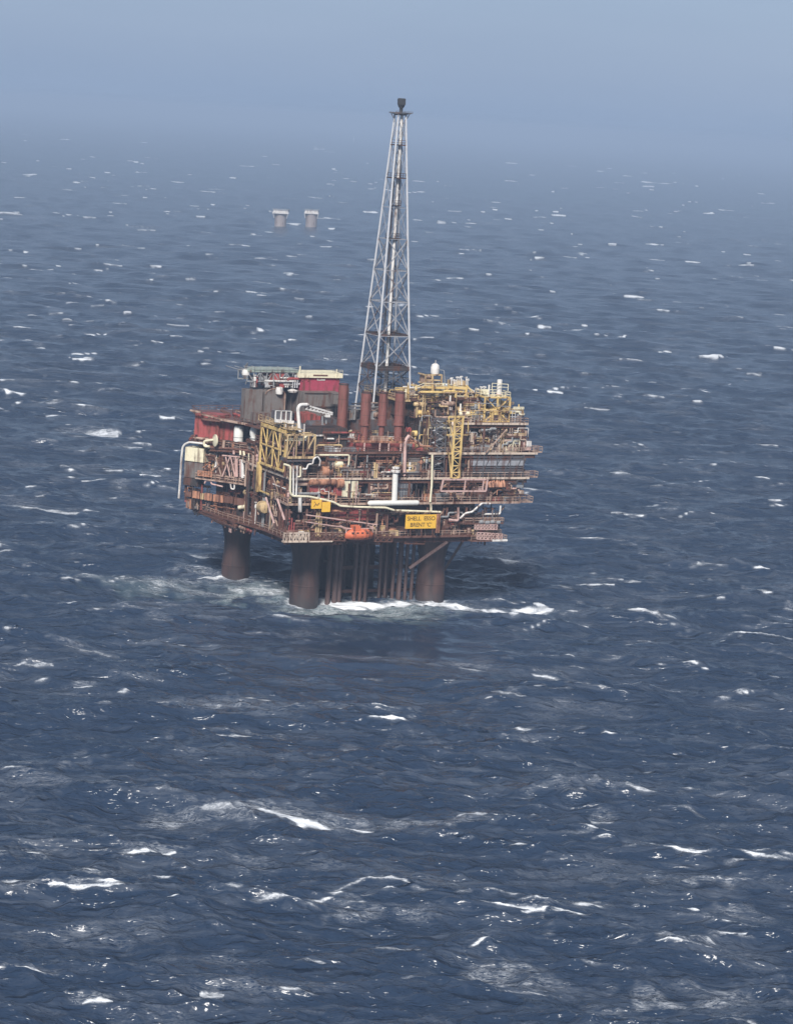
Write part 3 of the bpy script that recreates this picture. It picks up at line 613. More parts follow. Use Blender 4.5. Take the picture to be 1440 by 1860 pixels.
clutter(30, 'f', uf(800, 740, 12), uf(868, 740, 12), 11, ZE, 51.5, 34, 3.6, [('yellow', 3), ('ochre', 3), ('tan', 4), ('dark', 4), ('white', 2), ('lgrey', 2)]); clutter(31, 'f', 46, 62, 2.2, ZD, ZE - 1.2, 14, 3, [('dark', 6), ('grey', 4), ('brown', 3), ('white', 1), ('lgrey', 2)]); clutter(15, 'f', 36, 48, 7, ZD, ZE, 30, 3, yel); clutter(32, 'f', 2, 17, 29.6, 49.4, 53.0, 26, 2, [('lgrey', 4), ('white', 4), ('dark', 3), ('galv', 4), ('red', 1)]); clutter(33, 'l', 2, 17, 1.8, ZD - 4, ZD + 4, 16, 2.5, [('pink', 4), ('cream', 3), ('tan', 3), ('white', 1)]); clutter(16, 'f', 3, 24, 30.5, 50.2, 52, 12, 3, [('lgrey', 3), ('white', 2), ('red', 1), ('dark', 3), ('galv', 3)])
clutter(17, 'l', 30, 54, 2, 40.6, 42.2, 12, 8, lowp); clutter(18, 'f', 20, 36, 18, 43, 47, 20, 6, [('dark', 4), ('lgrey', 2), ('tan', 2), ('grey', 3), ('white', 1)])
mix = [('dark', 4), ('brown', 4), ('tan', 4), ('rust', 4), ('lgrey', 2), ('white', 1), ('ochre', 3), ('pale', 2)]
clutter(40, 'f', 48, 63, 2.5, ZD, ZE - 1, 34, 2.5, mix); clutter(41, 'f', 37, 50, 5, ZD, ZE + 2, 30, 5, mix); clutter(42, 'f', uf(795, 740, 10), uf(870, 740, 10), 9, ZE, 50.5, 26, 4, mix)
clutter(43, 'f', 0, 34, .2, ZB, ZC - 1.2, 26, 1.6, mix); clutter(44, 'f', 0, 40, .2, ZC, ZD - 1, 30, 2.5, mix); clutter(45, 'f', 0, 56, -.2, ZA, ZB - 1, 40, 1.2, mix); clutter(46, 'w', 0, 18, .1, ZB, ZW - 1, 24, 1.4, mix)
clutter(47, 'f', 56, 62, .2, ZB, ZC - 1, 14, 2, mix); clutter(48, 'l', 0, 28, .6, ZA, ZC, 30, 1.2, mix)
clutter(50, 'f', uf(752, 740, 8), uf(868, 740, 8), 8, 45, 51.5, 26, 2.5, [('yellow', 5), ('ochre', 4), ('tan', 3), ('dark', 3), ('cream', 1)])
flush_clutter()
# ragged underside: hanging pipes, grating, small walkways
r = random.Random(21)
for k in range(60):
    u, v = r.uniform(1, 55), r.choice((r.uniform(0.5, 5), r.uniform(1, 50))); MB().bar((u, v, ZA - 1.6 - r.random() * 1.2), (u, v, ZA - .4), r.choice((.12, .2, .35))).build('hanger', M['rust'], T_PLAT)
for k in range(24):
    u, v = r.uniform(1, 48), r.uniform(0.3, 30); MB().bar((u, v, ZA - 1.7 - r.random() * .7), (u + r.uniform(3, 8), v, ZA - 1.7 - r.random() * .5), .28).build('hanging_pipe', M['rust'], T_PLAT)
# the named long pipes that stand out in the photo
def fpipe(pts, v, r_, mt, name='pipe'):
    return MB().tube([F(x, y, v) for x, y in pts], r_, 10).build(name, M[mt], T_PLAT, smooth=True)
def lpipe(pts, u, r_, mt, name='pipe'):
    return MB().tube([L(x, y, u) for x, y in pts], r_, 10).build(name, M[mt], T_PLAT, smooth=True)
fpipe([(516, 843), (528, 847), (527, 894), (531, 901), (562, 902), (590, 908), (606, 912), (618, 919), (650, 921), (700, 922), (716, 927), (800, 930)], -.9, .26, 'cream')
fpipe([(533, 846), (533, 900)], -.9, .2, 'white'); fpipe([(540, 846), (538, 900)], -.9, .22, 'white'); fpipe([(546, 847), (546, 866), (540, 866)], -.9, .2, 'cream')
fpipe([(545, 904), (545, 930)], -.9, .42, 'white')
fpipe([(548, 852), (557, 852), (560, 843), (568, 843), (570, 833), (577, 829), (582, 836), (580, 846)], -.6, .2, 'white')
fpipe([(743, 791), (736, 800), (734, 864)], 1.0, .42, 'pink')
fpipe([(743, 791), (755, 800), (768, 810), (785, 811)], 1.0, .22, 'tan'); fpipe([(733, 800), (752, 801), (764, 810), (785, 811)], .9, .2, 'peach')
fpipe([(785, 826), (784, 880), (781, 912)], -.4, .26, 'cream'); fpipe([(832, 922), (832, 946), (815, 944)], -.9, .3, 'pink')
fpipe([(835, 942), (845, 932), (857, 930), (875, 914), (890, 915)], -.7, .24, 'white'); fpipe([(876, 927), (877, 947), (894, 947), (894, 927)], -.5, .16, 'lgrey')
fpipe([(782, 915), (783, 930)], -.9, .28, 'cream')
def wpipe(pts, off, r_, mt, name='pipe'):
    return MB().tube([Wp(x, y, off) for x, y in pts], r_, 10).build(name, M[mt], T_PLAT, smooth=True)
wpipe([(381, 814), (371, 806), (352, 804), (345, 803), (337, 806), (332, 812), (330, 830), (327, 880), (325, 905)], 1.2, .26, 'white')
wpipe([(381, 811), (371, 811), (371, 801), (388, 799)], 1.6, .3, 'cream')
MB().lathe(Wp(391, 800, 1.8), [(.3, -.3), (1.5, -.1), (1.5, .15), (.3, .3)], 14, 'x').build('flange', M['cream'], T_PLAT, smooth=True)
wpipe([(452, 823), (452, 867), (446, 867)], 1.0, .2, 'cream'); wpipe([(419, 877), (420, 888), (426, 889), (426, 877)], 1.0, .2, 'white'); wpipe([(443, 864), (457, 867)], 1.0, .22, 'white')
wpipe([(461, 884), (450, 890), (449, 920), (434, 922)], .9, .5, 'cream'); wpipe([(441, 835), (441, 868)], .9, .42, 'white'); wpipe([(460, 838), (458, 874)], .9, .38, 'cream')
wpipe([(372, 878), (374, 873), (384, 874), (384, 879), (405, 884)], .9, .2, 'pink'); wpipe([(382, 813), (420, 815), (470, 821)], .8, .34, 'brown'); wpipe([(382, 818), (430, 821), (470, 826)], .7, .3, 'rust')
wpipe([(425, 818), (425, 825)], .9, .3, 'pink'); wpipe([(437, 818), (437, 826)], .9, .3, 'cream'); wpipe([(443, 819), (444, 827)], .9, .3, 'cream'); wpipe([(407, 800), (406, 813)], .9, .4, 'tan')
for x0, x1 in ((418, 404), (419, 427), (428, 428), (410, 418), (392, 403)): MB().bar(Wp(x0, 830, .8), Wp(x1, 866, .8), .26).build('brace', M['pink' if x0 > 405 else 'tan'], T_PLAT)
q = MB(); q.bar(Wp(404, 827, .8), Wp(436, 830, .8), .28); q.build('beam', M['pink'], T_PLAT)
for x, w in ((431, 4), (437, 3)): MB().tube([Wp(x, 834, .5), Wp(x, 866, .5)], w / 14, 8).build('riser_pipe', M['pink'], T_PLAT, smooth=True)
MB().bar(F(483, 903, 0), F(498, 950, -1), .42).build('support_strut', M['pink'], T_PLAT); MB().bar(F(504, 906, 0), F(517, 944, -1), .45).build('support_strut', M['pink'], T_PLAT)
MB().lathe(L(478, 921, .3), [(.2, -1.6), (1.3, -1.2), (1.5, 0), (1.3, 1.2), (.2, 1.6)], 14, 'y').build('vessel', M['ochre'], T_PLAT, smooth=True)
# orange cladding panels low on the left wing
for k, (x0, x1, y0, y1, mt) in enumerate(((337, 348, 893, 902, 'brown'), (350, 363, 892, 905, 'peach'), (365, 370, 896, 907, 'ochre'), (372, 385, 896, 909, 'peach'), (388, 406, 899, 912, 'peach'), (408, 424, 902, 914, 'brown'), (426, 448, 905, 918, 'brown'), (452, 464, 908, 922, 'peach'))):
    s0, s1 = W(x0, 900, .2)[0], W(x1, 900, .2)[0]; z1, z0 = W((x0 + x1) / 2, y0, .2)[1], W((x0 + x1) / 2, y1, .2)[1]
    MB().slab([wpt(s0, .3, 0)[:2], wpt(s1, .3, 0)[:2], wpt(s1, -.1, 0)[:2], wpt(s0, -.1, 0)[:2]], z0, z1).build('side_panel', M[mt], T_PLAT)
# projecting walkways
def walkway(a, b, c, d, z, mt, rm, nm='walkway'):
    q = MB(); q.slab([a, b, c, d], z - .3, z); w_ = q.build(nm, M[mt], T_PLAT)
    rr_ = MB(); rr_.rail([(*p, z) for p in (a, b, c, d)], w=.12); rr_.build('railing', M[rm], w_); return w_
walkway(wpt(-1, 1.4, 0)[:2], wpt(15, 1.4, 0)[:2], wpt(15, 0, 0)[:2], wpt(-1, 0, 0)[:2], ZB + .1, 'tan', 'tan')
b_ = MB(); b_.truss(Wp(360, 855, 1.5), Wp(385, 858, 1.5), (0, 0, -1.1), .2, 3, 'x'); b_.bar(Wp(368, 850, 1.5), Wp(378, 842, 1.5), .18); b_.bar(Wp(378, 842, 1.5), Wp(385, 856, 1.5), .18); b_.bar(Wp(385, 856, 1.5), Wp(398, 843, 1.5), .18); b_.build('truss', M['peach'], T_PLAT)
walkway((61, 2), (66.5, 2), (66.5, 3.6), (61, 3.6), ZC, 'tan', 'tan'); walkway((61, 0), (64.5, 0), (64.5, 4), (61, 4), ZB, 'tan', 'tan'); walkway((66, 4), (68.4, 4), (68.4, 6), (66, 6), ZD, 'tan', 'tan')
w_ = walkway((48, -1), (57.5, -1), (57.5, 4), (48, 4), ZA - 1.2, 'brown', 'tan'); MB().box(53.6, -1.2, ZA - 1.45, 57.7, -.2, ZA - 1.0).build('edge_beam', M['white'], w_)
walkway((46, -.8), (56.5, -.8), (56.5, 0), (46, 0), ZA + 3.0, 'brown', 'tan')
b_ = MB(); u0, u1 = uf(516, 960, -1.2), uf(562, 962, -1.2); b_.truss((u0, -1.2, ZA + 1.3), (u1, -1.2, ZA + 1.3), (0, 0, -1.9), .22, 8, 'z'); b_.box(u0, -1.4, ZA - .9, u1 + 6, -.1, ZA - .6); b_.build('walkway_truss', M['pale'], T_PLAT)
b_ = MB(); b_.truss((u1, -1.2, ZA + 1.3), (27, -1.2, ZA + .6), (0, 0, -1.7), .16, 14, 'x'); b_.build('walkway_truss', M['brown'], T_PLAT)
b_ = MB(); b_.bar(F(556, 935, -1), F(685, 953, -1), .25); b_.bar(F(556, 948, -1), F(640, 960, -1), .2); b_.build('handrail', M['pink'], T_PLAT)
# pink and orange framed balcony between the right levels
b_ = MB(); x = [F(800, 892, -1.2), F(882, 892, -1.2), F(885, 871, -1.2), F(805, 871, -1.2)]
for p, q in zip(x, x[1:] + x[:1]): b_.bar(p, q, .34)
b_.bar(F(845, 872, -1.2), F(843, 890, -1.2), .25); b_.bar(F(878, 872, -1.2), F(876, 890, -1.2), .25); b_.build('balcony_frame', M['pink'], T_PLAT)
# ------------------------------------------------------------------ things standing on the decks
def at_base(px, py, v): return F(px, py, v)
# --- flare tower
TV = 30.0; cu = (uf(694, 700, TV) + uf(731, 205, TV)) / 2; zt = zf(731, 206, TV); zb = ZD; 
T = thing('flare_tower', 'tall tapering grey lattice flare tower rising from the middle of the platform', 'flare tower', (cu, TV, zb))
z700 = zf(694, 700, TV)
def hw(z): return max(.85, 4.75 + (z - z700) * (1.0 - 4.75) / (zt - z700))
lev = [zb] + [zf(700, y, TV) for y in (702, 666, 608, 547, 490, 433, 376, 322, 258, 212)]
cor = lambda s, z: (cu + s[0] * hw(z), TV + s[1] * hw(z), z)
SQ = [(-1, -1), (1, -1), (1, 1), (-1, 1)]
for s in SQ: MB().tube([cor(s, zb), cor(s, zt)], .24, 8).build('leg', M['galv'], T, smooth=True)
bh, bd, bk = MB(), MB(), MB()
for i, z in enumerate(lev[:-1]):
    z2 = lev[i + 1]; w = .21 if i < 6 else .10
    for s, t in zip(SQ, SQ[1:] + SQ[:1]):
        (bk if i < 2 else bh).bar(cor(s, z), cor(t, z), w * 1.1)
        tgt = bk if i < 2 else bd
        if i in (4, 5) and s[1] > 0: pass
        tgt.bar(cor(s, z), cor(t, z2), w); tgt.bar(cor(t, z), cor(s, z2), w)
        if i < 2:
            zm = (z + z2) / 2
            for q in (.25, .5, .75):
                a = Vector(cor(s, z)).lerp(Vector(cor(t, z)), q); c = Vector(cor(s, z2)).lerp(Vector(cor(t, z2)), q); bk.bar(a, c, .1)
            bk.bar(cor(s, zm), cor(t, zm), .14)
    if i in (2, 3, 4, 6): bh.bar(cor(SQ[0], z), cor(SQ[2], z), .12); bh.bar(cor(SQ[1], z), cor(SQ[3], z), .12)
bh.build('horizontal_bracing', M['mid_grey'], T); bd.build('cross_bracing', M['mid_grey'], T); bk.build('lower_bracing', M['lattice_dark'], T)
MB().tube([(cu + .3, TV - .2, zb), (cu + .3, TV - .2, zt)], .38, 10).build('riser_pipe', M['white'], T, smooth=True)
MB().tube([(cu + 1.1, TV + .4, zb), (cu + .75, TV + .3, zt)], .22, 8).build('riser_pipe', M['dark'], T, smooth=True)
MB().tube([(cu - .9, TV + .2, zb), (cu - .5, TV + .2, zt - 8)], .16, 8).build('riser_pipe', M['lattice_dark'], T, smooth=True)
b_ = MB()
for s in (-.3, .3): b_.bar((cu - 1.6 * 1 + s, TV - .6, zb), (cu - .6 + s, TV - .6, zt - 6), .08)
z = zb
while z < zt - 7: 
    t = (z - zb) / (zt - 6 - zb); uu = cu - 1.6 + t * 1.0; b_.bar((uu - .3, TV - .6, z), (uu + .3, TV - .6, z), .06); z += .9
b_.build('ladder', M['lattice_dark'], T)
b_ = MB()
for y, k_ in ((664, .5), (668, .5), (606, .35), (262, .25), (322, .25)):
    z = zf(700, y, TV); c_ = [(cu + s[0] * hw(z) * .98, TV + s[1] * hw(z) * .98, z) for s in SQ]
    for a, c in zip(c_, c_[1:] + c_[:1]): b_.bar(a, c, k_)
b_.build('collar', M['dark'], T)
for y, sz in ((666, 4.6), (608, 2.6), (432, 1.6), (372, 1.3), (322, 1.9), (262, 1.5)):
    z = zf(700, y, TV); q = MB(); w = min(sz, hw(z)); q.box(cu - w, TV - w, z - .12, cu + w * .8, TV + w * .6, z + .05); q.rail([(cu - w, TV + w * .6, z), (cu - w, TV - w, z), (cu + w * .8, TV - w, z), (cu + w * .8, TV + w * .6, z)], w=.09, post=1.2)
    q.build('rest_platform', M['dark'], T)
b_ = MB(); b_.lathe((cu, TV, zt), [(1.0, -.5), (2.0, -.15), (2.0, .15), (.8, .2)], 16); b_.box(cu - 2.9, TV - .35, zt - .05, cu + 2.9, TV + .35, zt + .25)
for k in (-2.5, 2.5): b_.bar((cu + k, TV, zt), (cu + k * .7, TV, zt - 1.3), .16)
b_.rail([(cu - 2.2, TV - 2.2, zt), (cu + 2.2, TV - 2.2, zt)], h=.0 + .5, w=.08)
b_.build('top_platform', M['lattice_dark'], T)
b_ = MB(); b_.lathe((cu + .1, TV, zt + .2), [(.42, 0), (.42, 1.0), (.75, 1.4), (.95, 2.0), (1.0, 3.2), (.8, 3.4), (.5, 3.4)], 14); b_.box(cu - .55, TV - .95, zt + 2.0, cu + .75, TV - .7, zt + 3.5); b_.build('burner', M['soot'], T, smooth=True)
# --- exhaust stacks
STK = [(626, 697, 618, 792, 16, 1.15, 'rusty red exhaust stack beside the crimson cabin, set apart from the other three'), (667, 712, 657, 838, 8, 1.15, 'longest red exhaust stack, left of the three in front of the flare tower'),
       (698, 712, 691, 795, 9, 1.05, 'middle red exhaust stack in front of the flare tower, narrowing to a thin lower pipe'), (728, 712, 721, 802, 9, 1.15, 'red exhaust stack in front of the right leg of the flare tower')]
for k, (xt, yt, xb, yb, v, r_, lb) in enumerate(STK):
    z1 = zf(xt, yt, v); z0 = zf(xb, yb, v); u = (uf(xt, yt, v) + uf(xb, yb, v)) / 2; zc = zf(xt, 772 if k else 790, v)
    t = thing('exhaust_stack', lb, 'exhaust stack', (u, v, z0), 'red exhaust stacks on the upper deck')
    rl = r_ * (.62 if k == 2 else .85)
    b_ = MB(); b_.lathe((u, v, 0), [(rl, z0), (rl, zc)], 20); b_.build('lower_pipe', M['stack'], t, smooth=True)
    b_ = MB(); b_.lathe((u, v, 0), [(r_ * 1.12, zc - .1), (r_ * 1.12, zc + .3), (r_ * 1.0, zc + .35), (r_ * 1.02, (zc + z1) / 2), (r_ * (.92 if k == 2 else 1.02), z1)], 20); b_.build('silencer', M['stack'], t, smooth=True)
    MB().lathe((u, v, z1), [(r_ * 1.06, -.25), (r_ * 1.06, .0), (r_ * .8, .0), (r_ * .8, -.2)], 20).build('rim', M['dark'], t, smooth=True)
    q = MB()
    for zz in (.3, .7): q.lathe((u, v, zc + (z1 - zc) * zz), [(r_ * 1.04, 0), (r_ * 1.04, .12)], 20)
    q.bar((u + r_ * .9, v - r_ * .7, z0), (u + r_ * .9, v - r_ * .7, z1 - 1), .1); q.build('band', M['brown'], t)
# --- helideck on the accommodation block
u0, u1 = uf(447, 674, 30), uf(545, 675, 30); u2 = uf(617, 680, 30); zh = zf(492, 672, 30)
t = thing('helideck', 'pale green helideck carried on a white truss above the grey accommodation block', 'helideck', (u0, 30, zh - 3))
ph = [(u0 + .6, 30), (u1, 30), (u1, 37.5), (u0 + 4.2, 37.5), (u0, 30.6)]
MB().slab(ph, zh - .5, zh).build('deck_plate', M['green'], t)
b_ = MB(); b_.truss((u0 + .5, 30.3, zh - .6), (u1, 30.3, zh - .6), (0, 0, -2.2), .2, 8, 'z'); b_.truss((u0 + .5, 36, zh - .6), (u1, 36, zh - .6), (0, 0, -2.2), .2, 8, 'z')
for k in range(7): u = u0 + .5 + (u1 - u0 - .5) * k / 6; b_.bar((u, 30.3, zh - .6), (u, 44, zh - .6), .16); b_.bar((u, 30.5, zh - 2.8), (u, 31, 50), .2)
b_.build('truss', M['lgrey'], t); b_ = MB(); b_.bar((u0 + 5, 30, zh - 2.6), (u1 - 1, 30, zh - 2.6), .5, .35); b_.build('gutter', M['white'], t)
b_ = MB(); b_.rail([(u0 + 4.5, 40, zh - .2), (u0, 31, zh - .2), (u0 + 2, 29.6, zh - .2), (u1, 29.6, zh - .2)], h=.9, w=.1, post=1.5); b_.build('safety_net', M['lgrey'], t)
MB().lathe((u0 + .4, 31, zh - .8), [(.2, -.9), (.9, -.6), (1.0, 0), (.8, .6), (.2, .9)], 12).build('foam_tank', M['white'], t, smooth=True)
MB().lathe((u0 + 8.6, 29.2, zh - 4.9), [(.1, -1.0), (.8, -.8), (.95, 0), (.8, .8), (.1, 1.0)], 12).build('float_tank', M['white'], t, smooth=True)
# crimson cabin with the cream band
t = thing('crimson_cabin', 'crimson cabin under a long cream roof edge with a small white inscription', 'cabin', (u1, 30, 47))
zc1, zc0 = zf(582, 686, 29.8), zf(582, 713, 29.8); q = panel_wall(MB(), u1 + .4, 29.8, zc0, u2, 36, zc1, 99); 
for k in range(9): q.box(u1 + .4 + (u2 - u1 - .4) * k / 9, 29.74, zc0 + .1, u1 + .5 + (u2 - u1 - .4) * k / 9, 29.80, zc1 - .1)
q.build('wall', M['crimson'], t)
q = MB(); q.box(u1 - .6, 29.2, zc1 + .02, u2 + .5, 36, zc1 + 1.15); q.build('roof', M['cream'], t); q = MB(); q.box(u1 + 3.2, 29.12, zc1 + .45, u1 + 7, 29.198, zc1 + .8); q.build('name_strip', M['brown'], t)
q = MB(); q.rail([(u1 - .6, 29.3, zc1 + 1.15), (u2 + .5, 29.3, zc1 + 1.25)], h=.7, w=.07); q.bar((u1 - .4, 29.2, zc1), (u1 - .4, 29.2, zc1 + 2.8), .28); q.bar((u2 - 1.2, 29.2, zc1), (u2 - 1.2, 29.2, zc1 + 2.2), .2); q.build('railing', M['cream'], t)
q = MB(); x = F(576, 691, 29.7)
for k, (dx, w, h) in enumerate(((0, .25, .5), (.35, .5, .18), (.95, .18, .3), (1.2, .22, .45), (1.5, .2, .35), (1.75, .3, .4))): q.box(x[0] + dx, 29.66, x[2], x[0] + dx + w, 29.72, x[2] + h)
q.build('white_inscription', M['white'], t)
# grey accommodation block with the arched wall
g1 = uf(540, 735, 30); t = thing('accommodation_block', 'plain grey accommodation block with an arched front below the green helideck', 'module', (u0, 30, 41))
zz0, zz1 = 41.0, zf(478, 708, 30); q = MB(); panel_wall(q, u0 + .4, 30.4, zz0, uf(478, 730, 30), 33, zz1, 2.4); q.build('wall', M['grey'], t)
ua, ub = uf(480, 740, 30), uf(515, 740, 30); zm = zf(498, 716, 30); poly = [(ua, zz0), (ub, zz0)] + [((ua + ub) / 2 + (ub - ua) / 2 * math.cos(a), zm + 1.4 * math.sin(a)) for a in [math.pi * k / 12 for k in range(13)]]
MB().prism(poly, 29.6, 40).build('arched_wall', M['grey'], t); q = MB(); pp = [Vector((x_, 29.5, z_)) for x_, z_ in poly[2:]]
for a_, c_ in zip(pp, pp[1:]): q.bar(a_, c_, .22)
q.bar(pp[0], (pp[0].x, 29.5, zz0 + 1), .3); q.build('arch_trim', M['tan'], t)
MB().box(u0 + 6.5, 30.4, zz1 + .5, ub, 36, zz1 + 4.2).build('penthouse', M['red'], t); q = MB(); q.lathe((ub + 2.2, 30, zz1 - .2), [(.2, -.5), (1.1, -.3), (1.3, .1), (.3, .5)], 12, 'z'); q.build('pale_hood', M['white'], t, smooth=True)
q = MB(); panel_wall(q, u0 + 1.6, 27, 41.05, ub, 29.4, 43.6, 2); q.build('lower_wall', M['grey'], t)
# grey wall under the crimson cabin
t = thing('grey_module', 'grey flat-sided module directly under the crimson cabin', 'module', (u1, 28, ZD)); q = MB(); a, b2 = uf(552, 740, 26), uf(617, 740, 26); panel_wall(q, a, 26, 43.0, b2, 44, zf(585, 713, 26), 1.9); q.build('wall', M['grey'], t)
q = MB(); q.box(a, 25.7, zf(585, 740, 26), b2, 25.9, zf(585, 738, 26)); q.box(a, 25.75, zf(585, 715, 26), b2, 25.88, zf(585, 713.5, 26)); q.build('ledge', M['dark'], t)
t = thing('red_equipment_skid', 'dull red equipment skid on the deck under the white crane boom', 'equipment', (uf(565, 770, 14), 14, ZD))
q = MB(); pbox(q, 550, 752, 574, 768, 18, 5); pbox(q, 576, 756, 582, 772, 17, 2); q.build('housing', M['red'], t); q = MB(); q.lathe(F(556, 776, 15), [(.3, 0), (1.7, .3), (1.7, 4), (.3, 4.3)], 16, 'x'); q.build('drum', M['slate'], t, smooth=True)
MB().box(*F(575, 784, 14), *[a + b for a, b in zip(F(575, 784, 14), (2.0, 1.6, 1.9))]).build('control_box', M['peach'], t)
# white crane boom
t = thing('deck_crane', 'white crane post with its long boom lowered towards the right', 'crane', F(546, 800, 6))
MB().tube([F(546, 805, 6), F(541, 742, 6), F(545, 735, 6), F(560, 735, 6.5)], .42, 10).build('post', M['white'], t, smooth=True)
q = MB(); A_, B_ = Vector(F(556, 736, 6.5)), Vector(F(604, 750, 8)); q.bar(A_, B_, .4); q.bar(A_ - Vector((0, 0, .9)), B_ - Vector((0, 0, .4)), .3)
for k in range(8): q.bar(A_.lerp(B_, k / 8) - Vector((0, 0, .9)), A_.lerp(B_, (k + 1) / 8), .16)
q.build('boom', M['white'], t); q = MB(); q.bar(B_ - Vector((2.6, 0, .8)), F(585, 772, 8), .3); q.bar(B_ - Vector((1.5, 0, .4)), F(592, 770, 8), .25); q.build('boom_rest', M['lgrey'], t); q = MB(); pbox(q, 592, 754, 600, 758, 7, 1); q.build('hook_block', M['white'], t)
# --- left side
t = thing('red_module', 'big red clad module on the left wing under the projecting roof', 'module', wpt(15, -2, ZW))
def wslab(x0, x1, y0, y1, off, dep):
    ym, xm = (y0 + y1) / 2, (x0 + x1) / 2; s0, s1 = W(x0, ym, off)[0], W(x1, ym, off)[0]; z0, z1 = W(xm, y1, off)[1], W(xm, y0, off)[1]
    return [wpt(s0, off, 0)[:2], wpt(s1, off, 0)[:2], wpt(s1, off - dep, 0)[:2], wpt(s0, off - dep, 0)[:2]], z0, z1, s0, s1
def ribbed(x0, x1, y0, y1, off, dep, pitch, w_=.12, pr=.07):
    pl_, z0, z1, s0, s1 = wslab(x0, x1, y0, y1, off, dep); q = MB(); q.slab(pl_, z0, z1); s = min(s0, s1) + .25
    while s < max(s0, s1) - .15: q.slab([wpt(s, off + pr, 0)[:2], wpt(s + w_, off + pr, 0)[:2], wpt(s + w_, off + .003, 0)[:2], wpt(s, off + .003, 0)[:2]], z0 + .15, z1 - .15); s += pitch
    return q
ribbed(353.5, 396, 753, 806, -.8, 6, .9).build('wall', M['red'], t); ribbed(396.4, 424, 763, 808, -1.4, 5, .9).build('wall', M['red'], t)
q = MB(); q.bar(Wp(395, 768, -.6), Wp(395, 796, -.6), .6); q.build('door_frame', M['red'], t)
q = MB(); q.bar(Wp(366, 752, 1.0), Wp(404, 762, 1.0), .34); q.bar(Wp(401, 762, 1.1), Wp(452, 771, 1.1), .6, .5); q.bar(Wp(346, 745, 1.0), Wp(366, 749, 1.0), .4)
for x in (378, 386, 398): q.bar(Wp(x, 755, 1.0), Wp(x + 7, 768, .0), .2)
q.build('roof_beam', M['tan'], t)
for k, (x0, x1, y0, y1, lb) in enumerate(((424, 441.5, 773, 802, 'taller white storage tank beside the red module, nearest to its wall'), (453, 468.5, 776, 804, 'white storage tank right of the dark gap, next to the yellow gantry'))):
    off = -1.2 if k == 0 else .2; xm = (x0 + x1) / 2; s, zb_ = W(xm, y1, off); z1 = W(xm, y0, off)[1]; cx, cy, _ = wpt(s, off, 0); rr_ = (x1 - x0) / 2 / 7.5
    t = thing('storage_tank', lb, 'tank', (cx, cy, zb_ - .5), 'white storage tanks on the left wing'); q = MB()
    if k == 0: q.lathe((cx, cy, 0), [(rr_ * .98, zb_ - .6), (rr_, zb_), (rr_, z1 - .4), (rr_ * .8, z1), (.1, z1 + .15)], 22)
    else:
        zm = zb_ + (z1 - zb_) * .38; q.lathe((cx, cy, 0), [(.1, zb_ - .5), (rr_ * .8, zb_ - .3), (rr_ * .82, zm - .6), (rr_ * .75, zm - .1), (rr_, zm + .5), (rr_, z1 - .6), (rr_ * .75, z1), (.1, z1 + .15)], 22)
    q.build('shell', M['bright'], t, smooth=True); q = MB(); q.lathe((cx, cy, zb_ - 1), [(rr_ * 1.15, -.6), (rr_ * 1.15, 0), (rr_ * 1.0, .1)], 18); q.build('saddle', M['grey'], t, smooth=True)
    q = MB(); q.lathe((cx, cy, 0), [(rr_ * 1.03, zb_ + 1), (rr_ * 1.03, zb_ + 1.15)], 18); q.build('hoop', M['lgrey'], t)
t = thing('cream_container', 'cream container on the far left corner below the looping white pipe', 'container', wpt(17, 0, 29))
ribbed(336.5, 370, 813.5, 838.5, .7, 4, 1.1).build('shell', M['cream'], t); ribbed(335, 369, 839, 868, .4, 3.5, 2.2).build('plinth', M['grey'], t); ribbed(333, 360, 868.3, 882, .2, 3, 2.6).build('lower_plinth', M['dark'], t)
# yellow frames
t = thing('yellow_gantry', 'tall yellow steel gantry at the corner where the left side meets the front', 'gantry', (.2, 0, ZB)); q = MB()
vA, vB = L(474, 800, .2)[1], L(519, 800, .2)[1]; zt_, zb_ = 42.6, 33.0
for k in range(5):
    v = vA + (vB - vA) * k / 4; q.bar((.2, v, zb_), (.2, v, zt_), .42 if k in (0, 4) else .24)
q.bar((.2, vA, zt_ - .5), (.2, vB, zt_ - .5), .5, .7); q.bar((.2, vA, zb_), (.2, vB, zb_), .45); q.bar((.2, vA, 37.6), (.2, vB, 37.6), .3)
for k in range(4):
    a, c = vA + (vB - vA) * k / 4, vA + (vB - vA) * (k + 1) / 4; q.bar((.2, a, zb_ if k % 2 else 37.6), (.2, c, 37.6 if k % 2 else zb_), .2); q.bar((.2, a, 37.6 if k % 2 else zt_), (.2, c, zt_ if k % 2 else 37.6), .2)
for v in (vA, vB): q.bar((.2, v, zt_ - .4), (2.4, v, zt_ - .4), .4); q.bar((2.4, v, zb_), (2.4, v, zt_), .3)
q.build('frame', M['yellow'], t); q = MB(); q.bar((.2, vA + .1, zb_ - 7), (.2, vA + .1, zb_), 1.0); q.bar((.2, vA - 6.5, zb_ - 6.6), (.2, vA, zb_ - 6.6), .3); q.build('leg', M['yellow'], t)
q = MB(); q.rail([(.2, vA + 2, zt_ + .3), (.2, vB - 1, zt_ + .3), (2.4, vB - 1, zt_ + .3)], h=1.3, w=.14); q.box(.1, vA + 2, zt_ + .15, 4, vB - 1, zt_ + .3); q.build('railing', M['ochre'], t)
t = thing('yellow_pipe_rack', 'yellow pipe rack with one long diagonal, right of the corner gantry', 'pipe rack', (0, 1, ZD)); q = MB(); a, c = uf(522, 810, .2), uf(572, 810, .2); za, zc = zf(548, 831, .2), zf(548, 790, .2)
for k, f_ in enumerate((0, .33, .58, 1)): x_ = a + (c - a) * f_; q.bar((x_, .2, za), (x_, .2, zc), .3 if k in (0, 3) else .2); q.bar((x_, 4, za), (x_, 4, zc), .25); q.bar((x_, .2, zc), (x_, 4, zc), .22)
